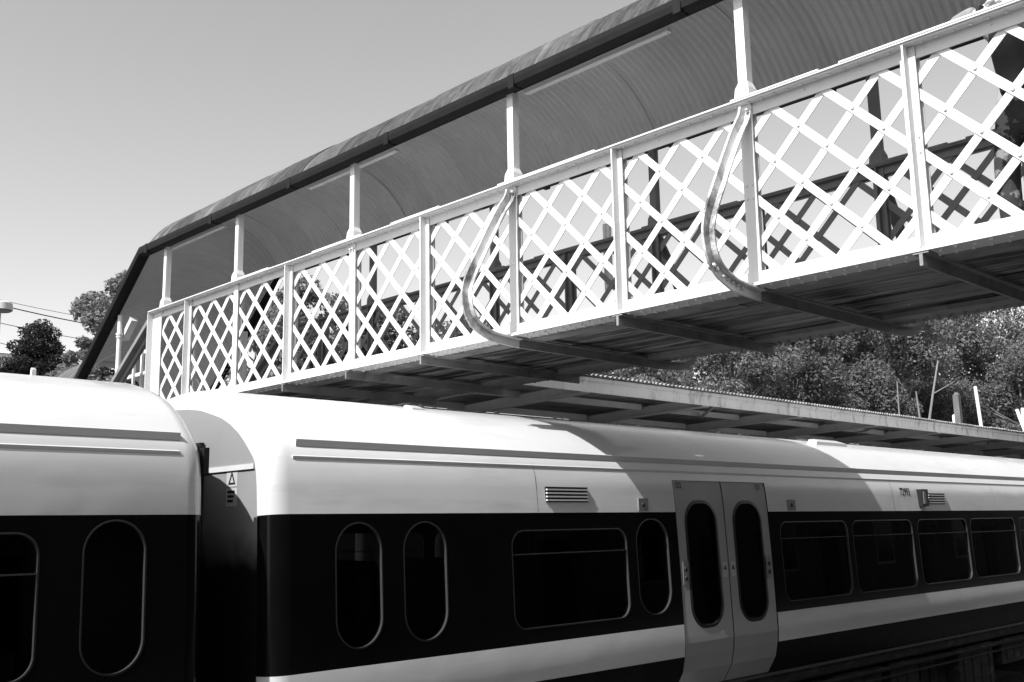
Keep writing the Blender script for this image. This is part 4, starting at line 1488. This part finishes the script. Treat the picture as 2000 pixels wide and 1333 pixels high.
# overhead wires between two utility poles
p1 = dirpx(-260, 560); p2 = dirpx(330, 640)
D1, D2 = 24.0, 31.0
upoles = []
for lab, pp, DD in (("timber utility pole carrying wires at the open end of the span", p1, D1), ("timber utility pole hidden behind the covered stair", p2, D2)):
    x, y = pp.x * DD, pp.y * DD
    t = thing("utility_pole", lab, "utility pole", (x, y, ground_z(y)), "utility poles")
    m = MB()
    m.tube([(x, y, ground_z(y) - 0.2), (x, y, pp.z * DD + 0.3)], [0.13, 0.09], 10)
    m.build("shaft", 'pole_wood', t, smooth=True)
    m = MB()
    m.box(x - 0.5, x + 0.5, y - 0.04, y + 0.04, pp.z * DD - 0.1, pp.z * DD + 0.02)
    m.build("cross_arm", 'pole_wood', t)
for lab, a, b, rad in (
    ("uppermost faint thin overhead wire", (0, 580), (175, 616), 0.006),
    ("thick dark overhead wire passing just above the lamp head", (0, 590), (200, 634), 0.013),
    ("thin overhead wire running down to the pine top", (0, 625), (140, 653), 0.008),
    ("lowest thin overhead wire ending behind the pine", (0, 664), (110, 690), 0.007)):
    sl_ = (b[1] - a[1]) / (b[0] - a[0])
    A = dirpx(-260, a[1] - 260 * sl_); B = dirpx(330, a[1] + 330 * sl_)
    PA = Vector((A.x, A.y, A.z)) * D1; PB = Vector((B.x, B.y, B.z)) * D2
    m = MB()
    m.tube([PA.lerp(PB, k / 16) - Vector((0, 0, 0.18 * 4 * (k / 16) * (1 - k / 16) - 0.09)) for k in range(17)], rad, 6)
    tag(m.build("overhead_wire", 'wire'), lab, "wire")

# distant white building at the left edge
d = dirpx(0, 684)
HD = 120.0
hx, hy, hz = d.x * HD, d.y * HD, d.z * HD
house = thing("white_house", "distant bright white building beside the pine", "building", (hx, hy, RAILZ))
m = MB(); m.box(hx - 9, hx + 0.4, hy - 4, hy + 4, RAILZ, hz - 1.0); m.build("wall", 'render', house)
m = MB()
m.add([(hx - 9.3, hy - 4.4, hz - 1.0), (hx + 0.7, hy - 4.4, hz - 1.0), (hx + 0.7, hy + 4.4, hz - 1.0), (hx - 9.3, hy + 4.4, hz - 1.0), (hx - 8, hy, hz), (hx - 0.6, hy, hz)],
      [(0, 1, 5, 4), (1, 2, 5), (2, 3, 4, 5), (3, 0, 4), (3, 2, 1, 0)])
m.build("roof", 'slate', house)

# ================================================================== PERSON on the bridge
DECK = 1.70
person = thing("person", "person in pale shirt and patterned trousers leaning on the bridge rail", "person", (6.62, 2.16, DECK))
def skin(name, nodes, edges, material, parent, sub=2, root=0):
    me = bpy.data.meshes.new(name)
    org = ORG[parent]
    me.from_pydata([tuple(Vector(q[:3]) - org) for q in nodes], edges, [])
    me.materials.append(MT[material])
    o = link(name, me, parent)
    md = o.modifiers.new("skin", 'SKIN')
    md.use_smooth_shade = True
    for i, q in enumerate(nodes):
        sv = me.skin_vertices[0].data[i]
        rr = q[3]
        sv.radius = rr if hasattr(rr, '__len__') else (rr, rr)
        sv.use_root = (i == root)
    sd = o.modifiers.new("subdivision", 'SUBSURF')
    sd.levels = sub
    sd.render_levels = sub
    return o
py_ = 2.16
RAILT = ZT + 0.025
pel = (6.70, py_, DECK + 0.95)
body_nodes = [
    (6.70, py_, DECK + 0.93, (0.10, 0.15)), (6.66, py_, DECK + 1.12, (0.095, 0.135)), (6.56, py_, DECK + 1.32, (0.10, 0.155)), (6.48, py_, DECK + 1.44, (0.08, 0.13)), (6.44, py_, DECK + 1.52, 0.055), (6.41, py_, DECK + 1.58, 0.05),
    # legs
    (6.70, py_ + 0.10, DECK + 0.88, 0.085), (6.68, py_ + 0.13, DECK + 0.48, 0.06), (6.72, py_ + 0.14, DECK + 0.10, 0.042), (6.62, py_ + 0.15, DECK + 0.035, 0.035),
    (6.70, py_ - 0.10, DECK + 0.88, 0.085), (6.66, py_ - 0.12, DECK + 0.48, 0.06), (6.74, py_ - 0.13, DECK + 0.10, 0.042), (6.64, py_ - 0.14, DECK + 0.035, 0.035),
    # arms: shoulder, elbow on the rail, wrist
    (6.46, py_ + 0.20, DECK + 1.44, 0.055), (6.24, py_ + 0.185, RAILT + 0.055, 0.042), (6.14, py_ - 0.02, RAILT + 0.04, 0.03),
    (6.46, py_ - 0.20, DECK + 1.44, 0.055), (6.24, py_ - 0.36, RAILT + 0.055, 0.042), (6.15, py_ - 0.22, RAILT + 0.045, 0.03)]
body_edges = [(0, 1), (1, 2), (2, 3), (3, 4), (4, 5), (0, 6), (6, 7), (7, 8), (8, 9), (0, 10), (10, 11), (11, 12), (12, 13), (3, 14), (14, 15), (15, 16), (3, 17), (17, 18), (18, 19)]
skin("body", body_nodes, body_edges, 'skin', person)
# hands: palm and five fingers, loosely clasped over the rail
def hand(wx, wy, wz, sgn):
    nodes = [(wx, wy, wz, 0.026), (wx - 0.012, wy - sgn * 0.05, wz + 0.002, (0.018, 0.034)), (wx - 0.02, wy - sgn * 0.085, wz, (0.014, 0.036))]
    edges = [(0, 1), (1, 2)]
    o = skin("palm", nodes, edges, 'skin', person, 2)
    for k in range(4):
        L = (0.068, 0.078, 0.073, 0.058)[k]
        dx = -0.028 + 0.0195 * k
        b = (wx - 0.02 + dx, wy - sgn * 0.085, wz + 0.004)
        m1 = (b[0] - 0.006, b[1] - sgn * L * 0.45, b[2] + 0.006)
        m2 = (b[0] - 0.010, b[1] - sgn * L * 0.78, b[2] - 0.012)
        m3 = (b[0] - 0.012, b[1] - sgn * L * 0.85, b[2] - 0.034)
        skin("finger", [b + (0.009,), m1 + (0.0088,), m2 + (0.008,), m3 + (0.0068,)], [(0, 1), (1, 2), (2, 3)], 'skin', person, 1)
    b = (wx - 0.035, wy - sgn * 0.025, wz + 0.008)
    skin("finger", [b + (0.011,), (b[0] - 0.03, b[1] - sgn * 0.03, b[2] + 0.008, 0.010), (b[0] - 0.035, b[1] - sgn * 0.06, b[2] + 0.004, 0.008)], [(0, 1), (1, 2)], 'skin', person, 1)
hand(6.14, py_ - 0.02, RAILT + 0.038, 1)
hand(6.145, py_ - 0.21, RAILT + 0.058, -1)
# clothing
skin("trousers", [(6.69, py_, DECK + 1.04, (0.105, 0.15)), (6.70, py_, DECK + 0.92, (0.115, 0.165)), (6.70, py_ + 0.095, DECK + 0.74, 0.10), (6.68, py_ + 0.13, DECK + 0.48, 0.082), (6.72, py_ + 0.14, DECK + 0.08, 0.072),
                  (6.70, py_ - 0.095, DECK + 0.74, 0.10), (6.66, py_ - 0.12, DECK + 0.48, 0.082), (6.74, py_ - 0.13, DECK + 0.08, 0.072)],
     [(0, 1), (1, 2), (2, 3), (3, 4), (1, 5), (5, 6), (6, 7)], 'camo', person)
skin("undershirt", [(6.70, py_, DECK + 0.93, (0.125, 0.172)), (6.69, py_, DECK + 1.02, (0.125, 0.172)), (6.655, py_, DECK + 1.13, (0.12, 0.172)), (6.56, py_, DECK + 1.30, (0.12, 0.185)), (6.49, py_, DECK + 1.43, (0.09, 0.16))],
     [(0, 1), (1, 2), (2, 3), (3, 4)], 'blackcloth', person)
for sgn in (1, -1):
    ey, wy_ = (0.19, 0.03) if sgn > 0 else (-0.365, -0.27)
    skin("shirt_sleeve", [(6.50, py_ + sgn * 0.15, DECK + 1.45, 0.085), (6.42, py_ + (ey + sgn * 0.2) / 2, DECK + 1.39, 0.075), (6.25, py_ + ey + 0.004, RAILT + 0.062, 0.060), (6.20, py_ + ey * 0.6 + wy_ * 0.4, RAILT + 0.056, 0.053), (6.172, py_ + ey * 0.25 + wy_ * 0.75, RAILT + 0.052, 0.054), (6.165, py_ + wy_, RAILT + 0.05, 0.05)],
         [(0, 1), (1, 2), (2, 3), (3, 4), (4, 5)], 'shirt', person)
    m = MB()
    ws_ = -0.005 if sgn > 0 else -0.235
    m.tube([(6.152, py_ + ws_ + 0.012, RAILT + 0.042), (6.145, py_ + ws_ - 0.01, RAILT + 0.042)], 0.037, 14)
    m.build("wrist_strap", 'blackcloth', person, smooth=True)
    fy = py_ + (0.15 if sgn > 0 else -0.14)
    fx = 6.64 if sgn > 0 else 6.66
    skin("shoe", [(fx + 0.11, fy, DECK + 0.04, 0.042), (fx + 0.02, fy, DECK + 0.045, 0.046), (fx - 0.09, fy, DECK + 0.032, 0.038)], [(0, 1), (1, 2)], 'blackcloth', person, 1)
# head
hc = Vector((6.37, py_, DECK + 1.70))
m = MB()
rings = []
for i in range(13):
    a = math.pi * i / 12
    rr = math.sin(a)
    zz = hc.z + 0.12 * math.cos(a)
    jaw = 1.0 if zz > hc.z - 0.02 else 1.0 - 0.35 * (hc.z - 0.02 - zz) / 0.10
    rings.append([(hc.x + 0.095 * rr * jaw * math.cos(t_) - (0.01 if math.cos(t_) < 0 else 0), hc.y + 0.075 * rr * jaw * math.sin(t_), zz) for t_ in np.linspace(0, 2 * math.pi, 20, endpoint=False)])
for i in range(12):
    b0 = len(m.v)
    m.add(rings[i] + rings[i + 1], [(k, (k + 1) % 20, 20 + (k + 1) % 20, 20 + k) for k in range(20)])
fx = hc.x - 0.10
m.add([(fx, hc.y - 0.008, hc.z + 0.01), (fx, hc.y + 0.008, hc.z + 0.01), (fx - 0.028, hc.y, hc.z - 0.035), (fx, hc.y - 0.018, hc.z - 0.042), (fx, hc.y + 0.018, hc.z - 0.042)], [(0, 1, 2), (0, 2, 3), (1, 4, 2), (2, 4, 3)])
for sgn in (1, -1):
    m.dome((hc.x + 0.01, hc.y + sgn * 0.072, hc.z - 0.01), (0.2, sgn, 0), 0.03, 0.018, 10)
hd = m.build("head", 'skin', person, smooth=True, angle=60)
m = MB()
for sgn in (1, -1):
    m.dome((fx + 0.009, hc.y + sgn * 0.03, hc.z + 0.003), (-1, sgn * 0.3, 0), 0.011, 0.006, 8)
m.box(fx - 0.002, fx + 0.01, hc.y - 0.022, hc.y + 0.022, hc.z - 0.069, hc.z - 0.063)
m.build("face_features", 'hair', hd)
m = MB()
for i in range(7):
    a = math.pi * 0.5 * i / 6
    vs = []
    for t_ in np.linspace(0, 2 * math.pi, 20, endpoint=False):
        front = math.cos(t_) < -0.35
        low = 0.5 if not front else 0.2
        aa = a * (1.0 + low * 0.35)
        vs.append((hc.x + 0.106 * math.sin(aa) * math.cos(t_) + 0.006, hc.y + 0.084 * math.sin(aa) * math.sin(t_), hc.z + 0.13 * math.cos(aa) + 0.004))
    if i:
        m.add(prev_ + vs, [(k, (k + 1) % 20, 20 + (k + 1) % 20, 20 + k) for k in range(20)])
    prev_ = vs
m.build("hair", 'hair', hd, smooth=True)
